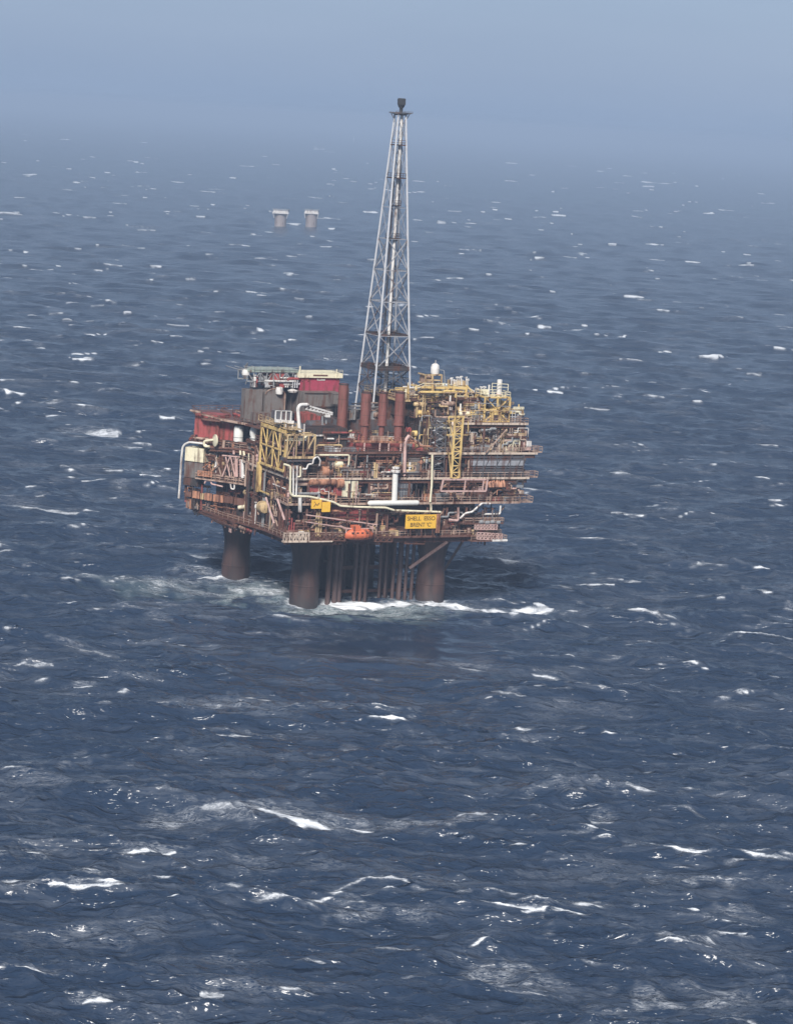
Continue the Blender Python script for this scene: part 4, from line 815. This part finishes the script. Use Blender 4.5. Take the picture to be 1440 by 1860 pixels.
q.bar((a, .2, zc), (c, .2, zc), .35); q.bar((a, 4, zc), (c, 4, zc), .3); q.bar((a, .2, za), (c, .2, za), .5, .5); q.bar((a + (c - a) * .6, .2, za), (c, .2, zc), .28); q.bar((a, .2, za), (a + (c - a) * .3, .2, zc), .2); q.build('frame', M['ochre'], t)
q = MB()
for j in range(3): q.tube([(a + .5, 1 + j * .8, zc - 1 - j * .3), (c - 2, 1 + j * .8, zc - 1 - j * .3), (c - 1.5, 1 + j * .8, zc - .4)], .18, 8)
q.build('pipe', M['cream'], t, smooth=True); MB().box(a, .3, za - 1.0, c, 3.8, za - .3).build('base_beam', M['slate'], t)
t = thing('louvred_duct', 'stepped grey air duct with white vertical strips above the yellow pipe rack', 'duct', (uf(502, 795, 6), 6, ZD)); q, w_ = MB(), MB()
for (x0, x1, y0, y1) in ((501, 511, 747, 762), (511, 521, 747, 762), (521, 532, 747, 764), (519, 531, 764, 795), (533, 543, 768, 796), (543, 554, 771, 797)):
    pbox(q, x0, y0, x1, y1, 6, 2.5)
for (x, y0, y1) in ((501, 746, 764), (511, 746, 764), (520, 746, 764), (529, 747, 764), (532, 764, 796), (543, 768, 797), (553, 770, 798), (519.5, 764, 795)): w_.bar(F(x, y0, 5.9), F(x + (y0 - y1) * .06, y1, 5.9), .26)
w_.bar(F(500, 764, 5.8), F(533, 767, 5.8), .7); w_.bar(F(529, 797, 5.8), F(556, 799, 5.8), .35); w_.bar(F(500, 746, 5.8), F(530, 747, 5.8), .14)
q.build('louvre', M['lattice_dark'], t); w_.build('white_strip', M['white'], t)
# --- middle of the front
t = thing('red_process_module', 'wide red process module with round flanges under the exhaust stacks', 'module', (uf(640, 860, 6), 6, ZC))
q = MB(); ua, ub = uf(640, 830, 7), uf(752, 830, 7); ztop = zf(700, 806, 7); panel_wall(q, ua, 7.0, ZC + 2.0, ub, 9.9, ztop, 2.6); q.build('wall', M['red'], t)
for i, x in enumerate((650, 678, 712, 745, 762)): MB().lathe(F(x, 822 + (i % 2) * 6, 6.6), [(.3, -1.2), (1.3, -1.0), (1.4, 0), (1.4, .3)], 16, 'y').build('flange', M['red'], t, smooth=True)
q = MB(); q.bar(F(636, 801, 5), F(760, 804, 5), .4, .5); q.bar(F(648, 834, 5), F(742, 837, 5), .3); q.rail([F(640, 801, 5), F(745, 804, 5)], h=1.1, w=.1); q.build('beam', M['peach'], t)
q = MB()
for x in (706, 662, 690, 728): q.bar(F(x, 803, 5), F(x - 3, 862, 5), .3)
q.build('post', M['pink'], t); q = MB(); pbox(q, 676, 793, 706, 801, 5, 1.2); q.build('sign_panel', M['tan'], t)
q = MB()
for x in (646, 660, 676, 690): q.tube([F(x, 838, 5.5), F(x, 848, 5.5), F(x - 5, 858, 5.5)], .35, 8)
q.build('pipe', M['brown'], t, smooth=True)
t = thing('grey_turbine_intake', 'light grey air intake hood with a white end, on the deck above the cream container', 'air intake', F(605, 848, 3)); q = MB(); pbox(q, 597, 813, 608, 846, 3, 3); q.build('hood', M['lgrey'], t)
q = MB(); q.prism([(uf(608, 812, 3), zf(608, 812, 3)), (uf(620, 815, 3), zf(620, 815, 3)), (uf(612, 846, 3), zf(612, 846, 3)), (uf(607, 846, 3), zf(607, 846, 3))], 3.1, 5); q.build('duct_end', M['white'], t)
t = thing('grey_machine_frame', 'dark grey machinery with curved struts right of the air intake', 'machinery', F(630, 850, 3)); q = MB()
for x in (616, 626, 637, 646): q.tube([F(x, 856, 3), F(x + 1, 828, 3), F(x + 9, 815, 4)], .22, 8)
pbox(q, 616, 838, 646, 852, 3.6, 2); q.build('frame', M['grey'], t, smooth=True); q = MB(); q.lathe(F(622, 824, 5), [(.2, 0), (1.6, .3), (1.7, 3), (.2, 3.4)], 14, 'x'); q.build('drum', M['lattice_dark'], t, smooth=True)
def cabinet(x0, y0, x1, y1, v, dv, mt, label, ribs=4, grp=None, roof=None, nm='equipment_cabin'):
    t = thing(nm, label, 'cabin', F((x0 + x1) / 2, y1, v), grp); q = MB(); pbox(q, x0, y0, x1, y1, v, dv)
    xs = [q.v[i][0] for i in range(8)]; zs = [q.v[i][2] for i in range(8)]; a, c, z0, z1 = min(xs), max(xs), min(zs), max(zs)
    q.build('shell', M[mt], t); w = MB()
    for k in range(ribs): x = a + (c - a) * (k + .5) / ribs; w.box(x - .05, v - .07, z0 + .15, x + .05, v - .004, z1 - .15)
    w.box(a, v - .07, z0 + (z1 - z0) * .5, c, v - .005, z0 + (z1 - z0) * .5 + .1); w.box(a - .1, v - .12, z1 + .003, c + .1, v + dv, z1 + .15); w.build('rib', M[roof or mt], t); return t
cabinet(744, 834, 768, 862, 2.0, 4, 'grey', 'grey equipment cabin in front of the red module, right of the pink vertical pipe')
cabinet(670, 876, 702, 910, 1.4, 4, 'lattice_dark', 'wider dark grey cabin left of the white standpipe', 5, roof='lgrey')
cabinet(720, 878, 748, 908, 1.4, 4, 'lattice_dark', 'dark grey cabin just right of the white standpipe', 5, roof='lgrey')
cabinet(791, 898, 814, 911, .4, 3, 'grey', 'low light grey cabin beneath the pink balcony frame', 4, roof='lgrey')
cabinet(606, 716, 617, 734, 20, 3, 'grey', 'narrow grey cabin tucked against the leftmost exhaust stack', 2)
t = thing('cream_container', 'cream freight container with a dark seam beside a red end wall, on the middle deck', 'container', F(636, 906, 1)); q = MB(); pbox(q, 622, 872, 636, 903, 1, 3); pbox(q, 638.5, 873, 650, 904, 1, 3); q.build('shell', M['cream'], t)
q = MB(); pbox(q, 636.2, 872, 638.3, 903, 1.1, 2.5); q.build('seam', M['slate'], t); q = MB(); pbox(q, 607, 866, 621.8, 901, 1.2, 3.4); q.build('end_wall', M['red'], t)
t = thing('orange_pump_skid', 'faded orange pump and drum on the middle deck left of the cream container', 'pump', F(590, 900, .5)); q = MB(); c = F(563, 876, .8); q.lathe(c, [(.2, -.2), (.75, 0), (.75, 6.6), (.2, 6.8)], 12, 'x'); q.lathe((c[0] + 6.8, c[1], c[2] - .3), [(.5, 0), (1.1, .2), (1.1, 1.6), (.4, 1.9)], 12, 'x'); q.build('drum', M['peach'], t, smooth=True)
q = MB(); pbox(q, 562, 883, 602, 897, 1.3, 2); q.build('skid', M['red'], t); q = MB(); q.lathe(F(583, 856, 1.5), [(.3, 0), (1.2, .2), (1.2, 2.6), (.3, 2.8)], 12, 'x'); q.build('upper_drum', M['peach'], t, smooth=True)
t = thing('standpipe', 'thick white standpipe with a flanged top on the front edge', 'pipe', F(716, 914, -.6)); MB().tube([F(716, 914, -.6), F(718, 858, -.6)], .68, 14).build('column', M['bright'], t, smooth=True)
q = MB(); c = F(718.5, 856, -.6); q.lathe(c, [(.65, -.4), (1.15, -.2), (1.15, .25), (.5, .4)], 14); q.lathe((c[0], c[1], c[2] + .5), [(.4, 0), (.9, .15), (.9, .5), (.3, .6)], 14); q.build('flange', M['white'], t, smooth=True)
t = thing('long_white_tank', 'long cream and white cylinder lying along the deck edge at the foot of the standpipe', 'tank', F(714, 917, -.8)); ca, cb = F(671, 914, -.9), F(758, 917, -.9)
q = MB(); q.lathe(ca, [(.1, -.5), (.5, -.2), (.62, .2), (.62, cb[0] - ca[0] - .2), (.5, cb[0] - ca[0] + .2), (.1, cb[0] - ca[0] + .5)], 14, 'x'); q.build('shell', M['bright'], t, smooth=True)
# lower red wall, lifeboat, signs
q = MB(); pbox(q, 600, 920, 700, 945, 1.6, 3); q.build('lower_red_wall', M['red'], T_PLAT)
t = thing('lifeboat', 'orange enclosed lifeboat hanging under the front edge of the platform', 'lifeboat', F(651, 978, -1.5))
a, c = uf(627, 970, -2.6), uf(678, 970, -2.6); zk, zg, zr = zf(652, 981, -2.6), zf(652, 970, -2.6), zf(652, 960, -2.6); n_ = 15; rings = []
for i in range(n_):
    s = i / (n_ - 1); x = a + (c - a) * s; e = max(.08, (1 - abs(2 * s - 1) ** 3.6)); wd = 1.35 * e ** .8; lift = .5 * abs(2 * s - 1) ** 3
    sec = [(0, zk + lift), (.55, zk + .25 + lift), (.95, zk + .8 + lift), (1.0, zg)]
    up = [(.85, zg + (zr - zg) * .55 * e), (.5, zg + (zr - zg) * .95 * e), (0, zg + (zr - zg) * e)]
    rings.append([(x, -2.6 - wd * p, z) for p, z in sec + up] + [(x, -2.6 + wd * p, z) for p, z in (up[:-1] + [])[::-1] + sec[1:][::-1]])
q = MB(); q._loft([[Vector(p) for p in r_] for r_ in rings], len(rings[0])); q.build('hull', M['orange'], t, smooth=True)
q = MB(); q.box(a + 1.6, -3.6, zr - .35, a + 3.4, -1.6, zr + .75); q.build('conning_hatch', M['orange'], t); q = MB()
for k in range(4): q.box(a + 1.2 + k * 1.2, -3.9, zg + .25, a + 1.7 + k * 1.2, -3.6, zg + .6)
q.build('window', M['dark'], t); q = MB(); q.bar((a + .2, -2.6, zg), (a + .2, -2.6, ZA + 2.4), .2); q.bar((c - .2, -2.6, zg), (c - .2, -2.6, ZA + 2.4), .2); q.bar((a, -2.6, ZA + 2.4), (a, .5, ZA + 2.6), .3); q.bar((c, -2.6, ZA + 2.4), (c, .5, ZA + 2.6), .3); q.bar((a, -2.6, ZA + 2.4), (c, -2.6, ZA + 2.4), .22); q.build('davit', M['pink'], t)
def lettering(body, size, base, parent, mat, sx=1.0):
    cu_ = bpy.data.curves.new('lettering', 'FONT'); cu_.body = body; cu_.size = size; cu_.extrude = .02; cu_.offset = .012; cu_.align_x = 'CENTER'; cu_.align_y = 'CENTER'
    tmp = bpy.data.objects.new('lettering', cu_); dg = bpy.context.evaluated_depsgraph_get(); me_ = bpy.data.meshes.new_from_object(tmp.evaluated_get(dg)) if False else None
    scene.collection.objects.link(tmp); bpy.context.view_layer.update(); dg = bpy.context.evaluated_depsgraph_get(); me_ = bpy.data.meshes.new_from_object(tmp.evaluated_get(dg))
    bpy.data.objects.remove(tmp); me_.transform(Matrix.Translation(Vector(base) - Vector(parent['_b'])) @ Matrix.Rotation(R(90), 4, 'X') @ Matrix.Diagonal((sx, 1, 1, 1)))
    me_.materials.clear(); me_.materials.append(M[mat]); me_.name = 'lettering'; o = bpy.data.objects.new('lettering', me_); scene.collection.objects.link(o); o.parent = parent; return o
t = thing('platform_sign', 'wide yellow name board with two lines of black letters on the lower front edge', 'sign', F(764, 960, -1.6)); q = MB(); pbox(q, 737, 935, 792, 960, -1.7, .3)
c = Vector((sum(p[0] for p in q.v) / 8, -1.7, sum(p[2] for p in q.v) / 8)); q.build('board', M['sign'], t)
lettering('SHELL  ESSO', 1.35, (c.x, -1.73, c.z + .72), t, 'black', 1.0); lettering("BRENT 'C'", 1.35, (c.x, -1.73, c.z - .78), t, 'black', .95)
q = MB(); pbox(q, 792.3, 934, 799, 968, -1.5, .5); q.build('end_post', M['peach'], t); q = MB(); 
for x in (745, 765, 785): q.bar(F(x, 940, -1.35), F(x, 975, -1.35), .2)
q.build('support', M['brown'], t)
t = thing('hazard_sign', 'small orange board with a dark diagonal mark below the cream pipe', 'sign', F(582, 930, -1.2)); q = MB(); pbox(q, 566, 908, 584, 924, -1.3, .25); pbox(q, 585, 912, 600, 930, -1.2, .25); q.build('board', M['sign'], t)
q = MB(); q.bar(F(571, 911, -1.36), F(576, 918, -1.36), .25, .05); q.bar(F(576, 918, -1.36), F(580, 913, -1.36), .2, .05); q.bar(F(570, 920, -1.36), F(574, 915, -1.36), .18, .05); q.build('mark', M['brown'], t)
# --- right half
t = thing('process_vessel', 'big tan upright vessel ringed by dark walkways, right of the flare tower', 'vessel', F(770, 800, 13)); v = 13; c = F(771, 760, v); zT, zB = zf(771, 722, v), zf(771, 796, v); rr_ = 2.3
MB().lathe((c[0], v, 0), [(.2, zB - .6), (rr_ * .8, zB), (rr_, zB + .8), (rr_, zT - .8), (rr_ * .8, zT), (.2, zT + .5)], 24).build('shell', M['ochre'], t, smooth=True)
for y in (727, 757, 790):
    z = zf(771, y, v); q = MB(); q.lathe((c[0], v, z), [(rr_ + .1, -.15), (rr_ + 1.5, -.15), (rr_ + 1.5, .05), (rr_ + .1, .05)], 20)
    pts = [(c[0] + (rr_ + 1.4) * math.cos(a), v + (rr_ + 1.4) * math.sin(a), z) for a in [2 * math.pi * k / 12 for k in range(13)]]; q.rail(pts, w=.1, post=2); q.build('ring_walkway', M['brown'], t)
q = MB(); q.bar((c[0] + 1.9, v - 2.0, zB), (c[0] + 1.9, v - 2.0, zT + 1), .45); q.build('pipe', M['yellow'], t)
t = thing('upper_gantry', 'yellow portal gantry with a square penthouse frame above the tan vessel', 'gantry', F(800, 750, 10)); q = MB()
def fb(x0, y0, x1, y1, v, w): q.bar(F(x0, y0, v), F(x1, y1, v), w)
fb(767, 703, 815, 705, 10, .5); fb(785, 700, 785, 760, 10, .6); fb(811, 705, 810, 724, 10, .6); fb(846, 706, 844, 752, 10, .5); fb(813, 703, 849, 706, 10, .55); fb(822, 705, 820, 718, 10, .5); fb(846, 700, 860, 714, 12, .4); fb(813, 699, 850, 702, 14, .45)
for x in (767, 811, 846): q.bar(F(x, 704, 10), tuple(Vector(F(x, 704, 10)) + Vector((0, 6, 0))), .35)
q.build('portal_beam', M['yellow'], t); q = MB(); fb(773, 681, 802, 681, 11, .35); fb(774, 690, 802, 691, 11, .3); fb(773, 697, 802, 698, 11, .3); fb(773, 680, 772, 703, 11, .35); fb(802, 680, 801, 703, 11, .35); fb(785, 680, 785, 703, 11, .45)
for x in (773, 802):
    for y in (681, 697): q.bar(F(x, y, 11), tuple(Vector(F(x, y, 11)) + Vector((0, 4, 0))), .3)
q.build('penthouse_frame', M['ochre'], t); q = MB(); pbox(q, 772, 682, 784, 700, 12, 3); q.build('penthouse', M['tan'], t)
q = MB(); q.rail([F(752, 712, 10), F(770, 705, 10), F(812, 706, 10), F(856, 716, 10)], h=1.2, w=.12); fb(745, 716, 850, 720, 10, .2); q.build('railing', M['cream'], t); q = MB(); fb(806, 673, 808, 700, 11, .2); fb(796, 671, 806, 673, 11, .18); q.build('vent_pipe', M['lgrey'], t)
t = thing('dome_tank', 'small white domed tank on top of the yellow gantry', 'tank', F(789, 681, 11)); c = F(789.5, 679, 12); q = MB(); q.lathe(c, [(.95, 0), (1.05, .3), (1.05, 1.6), (.85, 2.2), (.4, 2.5), (.1, 2.6)], 18); q.build('shell', M['white'], t, smooth=True)
q = MB(); q.bar((c[0], c[1], c[2] + 2.5), (c[0], c[1], c[2] + 3.3), .12); q.build('vent', M['white'], t); q = MB(); q.lathe(c, [(1.3, -.2), (1.3, 0)], 16); q.build('base_ring', M['dark'], t)
q = MB(); r = random.Random(5)
t = thing('antenna_cluster', 'tangle of small white aerials and pipe ends on the roof between the two yellow frames', 'aerials', F(835, 700, 12))
for k in range(16):
    x, y = r.uniform(818, 850), r.uniform(684, 692); q.bar(F(x, 700, 12), F(x, y, 12), .12); q.bar(F(x - 2, y, 12), F(x + 2.5, y + r.uniform(-1, 1), 12), .22)
for k in range(8): x, y = r.uniform(858, 880), r.uniform(702, 712); q.bar(F(x, 724, 12), F(x, y, 12), .14); q.bar(F(x - 2, y, 12), F(x + 3, y + 1, 12), .3)
q.build('aerial', M['white'], t); q = MB(); pbox(q, 822, 692, 846, 700, 12, 3); q.build('plinth', M['ochre'], t)
# yellow ladder tower
t = thing('stair_tower', 'slender bright yellow lattice tower narrowing towards its foot on the right front', 'lattice tower', F(826, 868, 0)); q = MB(); v = .2
XL = lambda y: 819 + (868 - y) / 111 * 7.5; XR2 = lambda y: 833.5 + (868 - y) / 111 * 7
for off_ in (0, 2.4):
    for X_ in (XL, XR2): q.bar(F(X_(868), 868, v + off_), F(X_(757), 757, v + off_), .44 if not off_ else .26)
ys = [757, 765, 775, 788, 797, 812, 820, 832, 846, 858, 868]
for i, y in enumerate(ys):
    for off_ in (0, 2.4): q.bar(F(XL(y), y, v + off_), F(XR2(y), y, v + off_), .24 if not off_ else .12)
    q.bar(F(XL(y), y, v), F(XL(y), y, v + 2.4), .14); q.bar(F(XR2(y), y, v), F(XR2(y), y, v + 2.4), .2)
    if i < len(ys) - 1: y2 = ys[i + 1]; a, c = (XL, XR2) if i % 2 else (XR2, XL); q.bar(F(a(y), y, v), F(c(y2), y2, v), .14)
q.build('lattice', M['yellow'], t); q = MB()
for ya, yb in ((758, 800), (790, 830), (820, 866)): q.bar(F(814, ya, v), F(XL(yb), yb, v), .24)
for y in (765, 790, 824): q.bar(F(811, y, v), F(XL(y), y, v), .3)
q.bar(F(815, 757, v), F(843, 757, v), .4); q.bar(F(850, 765, v), F(850, 790, v), .2); q.bar(F(836, 790, v), F(850, 790, v), .2); q.bar(F(815, 757, v), F(815, 768, v), .25); q.build('side_brace', M['yellow'], t)
t = thing('dark_stair_tower', 'dark grey lattice stair tower between the tan vessel and the yellow tower', 'lattice tower', F(800, 862, 2)); q = MB(); a, c = uf(789, 815, 2), uf(808, 815, 2); q.frame(a, 2, zf(798, 862, 2), c, 4.5, zf(798, 762, 2), .2, 1, 9, True); q.build('lattice', M['lattice_dark'], t)
q = MB(); z0, z1 = zf(798, 862, 2), zf(798, 762, 2)
for k in range(9): za, zc = z0 + (z1 - z0) * k / 9, z0 + (z1 - z0) * (k + 1) / 9; q.bar((a if k % 2 else c, 3.2, za), (c if k % 2 else a, 3.2, zc), .8, .15)
q.build('flight_of_stairs', M['galv'], t)
# right yellow derrick with pale stack
t = thing('yellow_derrick', 'square yellow braced frame with railings on the right hand top deck', 'frame', F(900, 765, 6)); q = MB(); a, c = uf(880, 740, 6), uf(925, 740, 6); q.frame(a, 6, ZE, c, 11, zf(900, 722, 6), .36, 2, 2, True); q.build('frame', M['yellow'], t)
q = MB(); z = zf(900, 722, 6); q.rail([(a, 11, z), (a, 6, z), (c, 6, z), (c, 11, z), (a, 11, z)], h=1.3, w=.14); q.box(a, 6, z - .05, c, 11, z + .08); q.build('railing', M['cream'], t); q = MB(); q.rail([F(893, 708, 7), F(922, 710, 7)], h=1.6, w=.15); q.build('upper_railing', M['cream'], t)
t = thing('pale_stack', 'short pale vent stack poking out of the right yellow frame', 'vent stack', F(907, 740, 8)); c = F(907.5, 690, 8); z0 = zf(905, 758, 8); q = MB(); q.lathe((c[0], 8, 0), [(.5, z0), (.5, c[2] - 3.4)], 14); q.build('lower_pipe', M['cream'], t, smooth=True)
q = MB(); q.lathe((c[0], 8, 0), [(.62, c[2] - 3.4), (.62, c[2]), (.4, c[2] + .1)], 14); q.build('cap_pipe', M['white'], t, smooth=True); q = MB(); q.lathe((c[0], 8, c[2] - 3.6), [(.8, 0), (.8, .2)], 14); q.build('flange', M['peach'], t)
t = thing('small_vent_mast', 'thin white vent mast left of the pale stack', 'mast', F(887, 720, 8)); q = MB(); q.bar(F(887, 722, 8), F(888, 699, 8), .3); q.build('mast', M['white'], t); q = MB(); pbox(q, 876, 708, 889, 716, 8, 2); q.build('base_box', M['cream'], t)
t = thing('wire_cage', 'galvanised open cage at the right end of the top deck', 'cage', F(938, 765, 5)); q = MB(); a, c = uf(930, 755, 5), uf(945, 755, 5); q.frame(a, 5, ZE, c, 7, zf(938, 747, 5), .14, 3, 2, False); q.build('frame', M['galv'], t); q = MB(); q.box(a + .3, 5.3, ZE + .05, c - .3, 6.7, ZE + .8); q.build('skid', M['grey'], t)
t = thing('white_framed_crate', 'white framed crate on the deck at the right, beside a pale pink box', 'crate', F(931, 818, 3)); q = MB(); a, c = uf(919, 808, 3), uf(943, 808, 3); q.frame(a, 3, ZD, c, 5, zf(931, 801, 3), .2, 2, 1, True); q.build('frame', M['cream'], t); q = MB(); q.box(a + 1, 3.4, ZD + .05, c - .6, 4.8, ZD + 1.1); q.build('load', M['white'], t)
t = thing('pink_box', 'pale pink box at the end of the right hand deck', 'box', F(957, 817, 3)); q = MB(); pbox(q, 950, 803, 964, 818, 3, 2); q.build('shell', M['pink'], t); q = MB(); pbox(q, 956, 801, 965, 811, 2.8, .15); q.build('panel', M['white'], t)
# slatted scaffold
t = thing('slatted_scaffold', 'dark weathered scaffold with horizontal boards filling the right hand level', 'scaffold', F(905, 868, .8)); q, w_ = MB(), MB(); a, c = uf(853, 845, .9), uf(950, 845, .9); nb = 8
for k in range(nb): z = ZC + .3 + k * (ZD - ZC - .8) / nb; (w_ if k in (1, 4, 5) else q).box(a, .9, z, c, 1.05, z + (.38 if k not in (4, 5) else .6)); 
for k in range(5): x = a + (c - a) * k / 4; q.bar((x, .8, ZC), (x, .8, ZD - .4), .16); 
for k in range(5): x = a + (c - a) * k / 5; q.bar((x, .82, ZC), (x + 2.6, .82, ZD - .5), .12)
q.build('board', M['slate'], t); w_.build('grey_board', M['mid_grey'], t)
t = thing('orange_tarpaulin', 'rumpled orange cover lying on the right end of the level below the scaffold', 'tarpaulin', F(905, 880, 0)); q = MB(); a = F(884, 880, -.2); r = random.Random(3); pts = []
for k in range(9): q.lathe((a[0] + k * .62, .6 + r.random() * .5, a[2] - .3), [(.05, -.8), (.6 + r.random() * .2, -.4), (.5, .5), (.1, .9 + r.random() * .4)], 8)
q.build('cover', M['peach'], t, smooth=True)
t = thing('inflatable_raft_rack', 'rack of pale canisters on the lowest right walkway', 'rack', F(890, 975, -1)); q = MB()
for k in range(4): q.lathe(F(870 + k * 10, 948 + (k % 2), -.6), [(.1, -.1), (.45, 0), (.5, .5), (.45, 1.1), (.1, 1.2)], 10, 'x')
q.build('canister', M['lgrey'], t, smooth=True); q = MB(); q.truss(F(862, 952, -.7), F(903, 953, -.7), (0, 0, -1.2), .14, 7, 'x'); q.truss(F(866, 967, -1.1), F(912, 970, -1.1), (0, 0, -1.6), .14, 7, 'x'); q.build('frame', M['pink'], t)
# --- the two far legs of a dismantled platform
def far_leg(px, w0, label):
    c = on_water(px, 411); b = c - Vector((0, 0, 0)); t = bpy.data.objects.new('concrete_stump', None); scene.collection.objects.link(t); t.location = c; t['_b'] = [0, 0, 0]
    t['label'] = label; t['category'] = 'concrete leg'; t['group'] = 'bare concrete legs standing far off'
    q = MB(); q.lathe((0, 0, 0), [(6.0, -6), (5.9, 4), (6.2, 10), (6.6, 13)], 28); q.build('shaft', M['far_concrete'], t, smooth=True)
    q = MB(); q.box(-w0, -w0, 13, w0, w0, 14.6); q.box(-w0 + .8, -w0 + .8, 14.6, w0 - .8, w0 - .8, 16.6)
    for s in (-1, 1): q.bar((s * (w0 - .5), -w0 + .5, 13), (s * 6.2, -5, 8.5), .8)
    q.build('cap', M['far_cap'], t); q = MB(); q.rail([(-w0, -w0, 16), (w0, -w0, 16), (w0, w0, 16)], h=1.8, w=.3, post=3); q.build('railing', M['lgrey'], t)
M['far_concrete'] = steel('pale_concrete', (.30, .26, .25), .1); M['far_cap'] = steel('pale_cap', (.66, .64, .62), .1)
far_leg(509, 8.2, 'left of the two pale concrete legs standing alone in the haze'); far_leg(565, 7.4, 'right, slightly smaller of the two pale concrete legs in the haze')
for o in scene.objects:
    if '_b' in o: del o['_b']
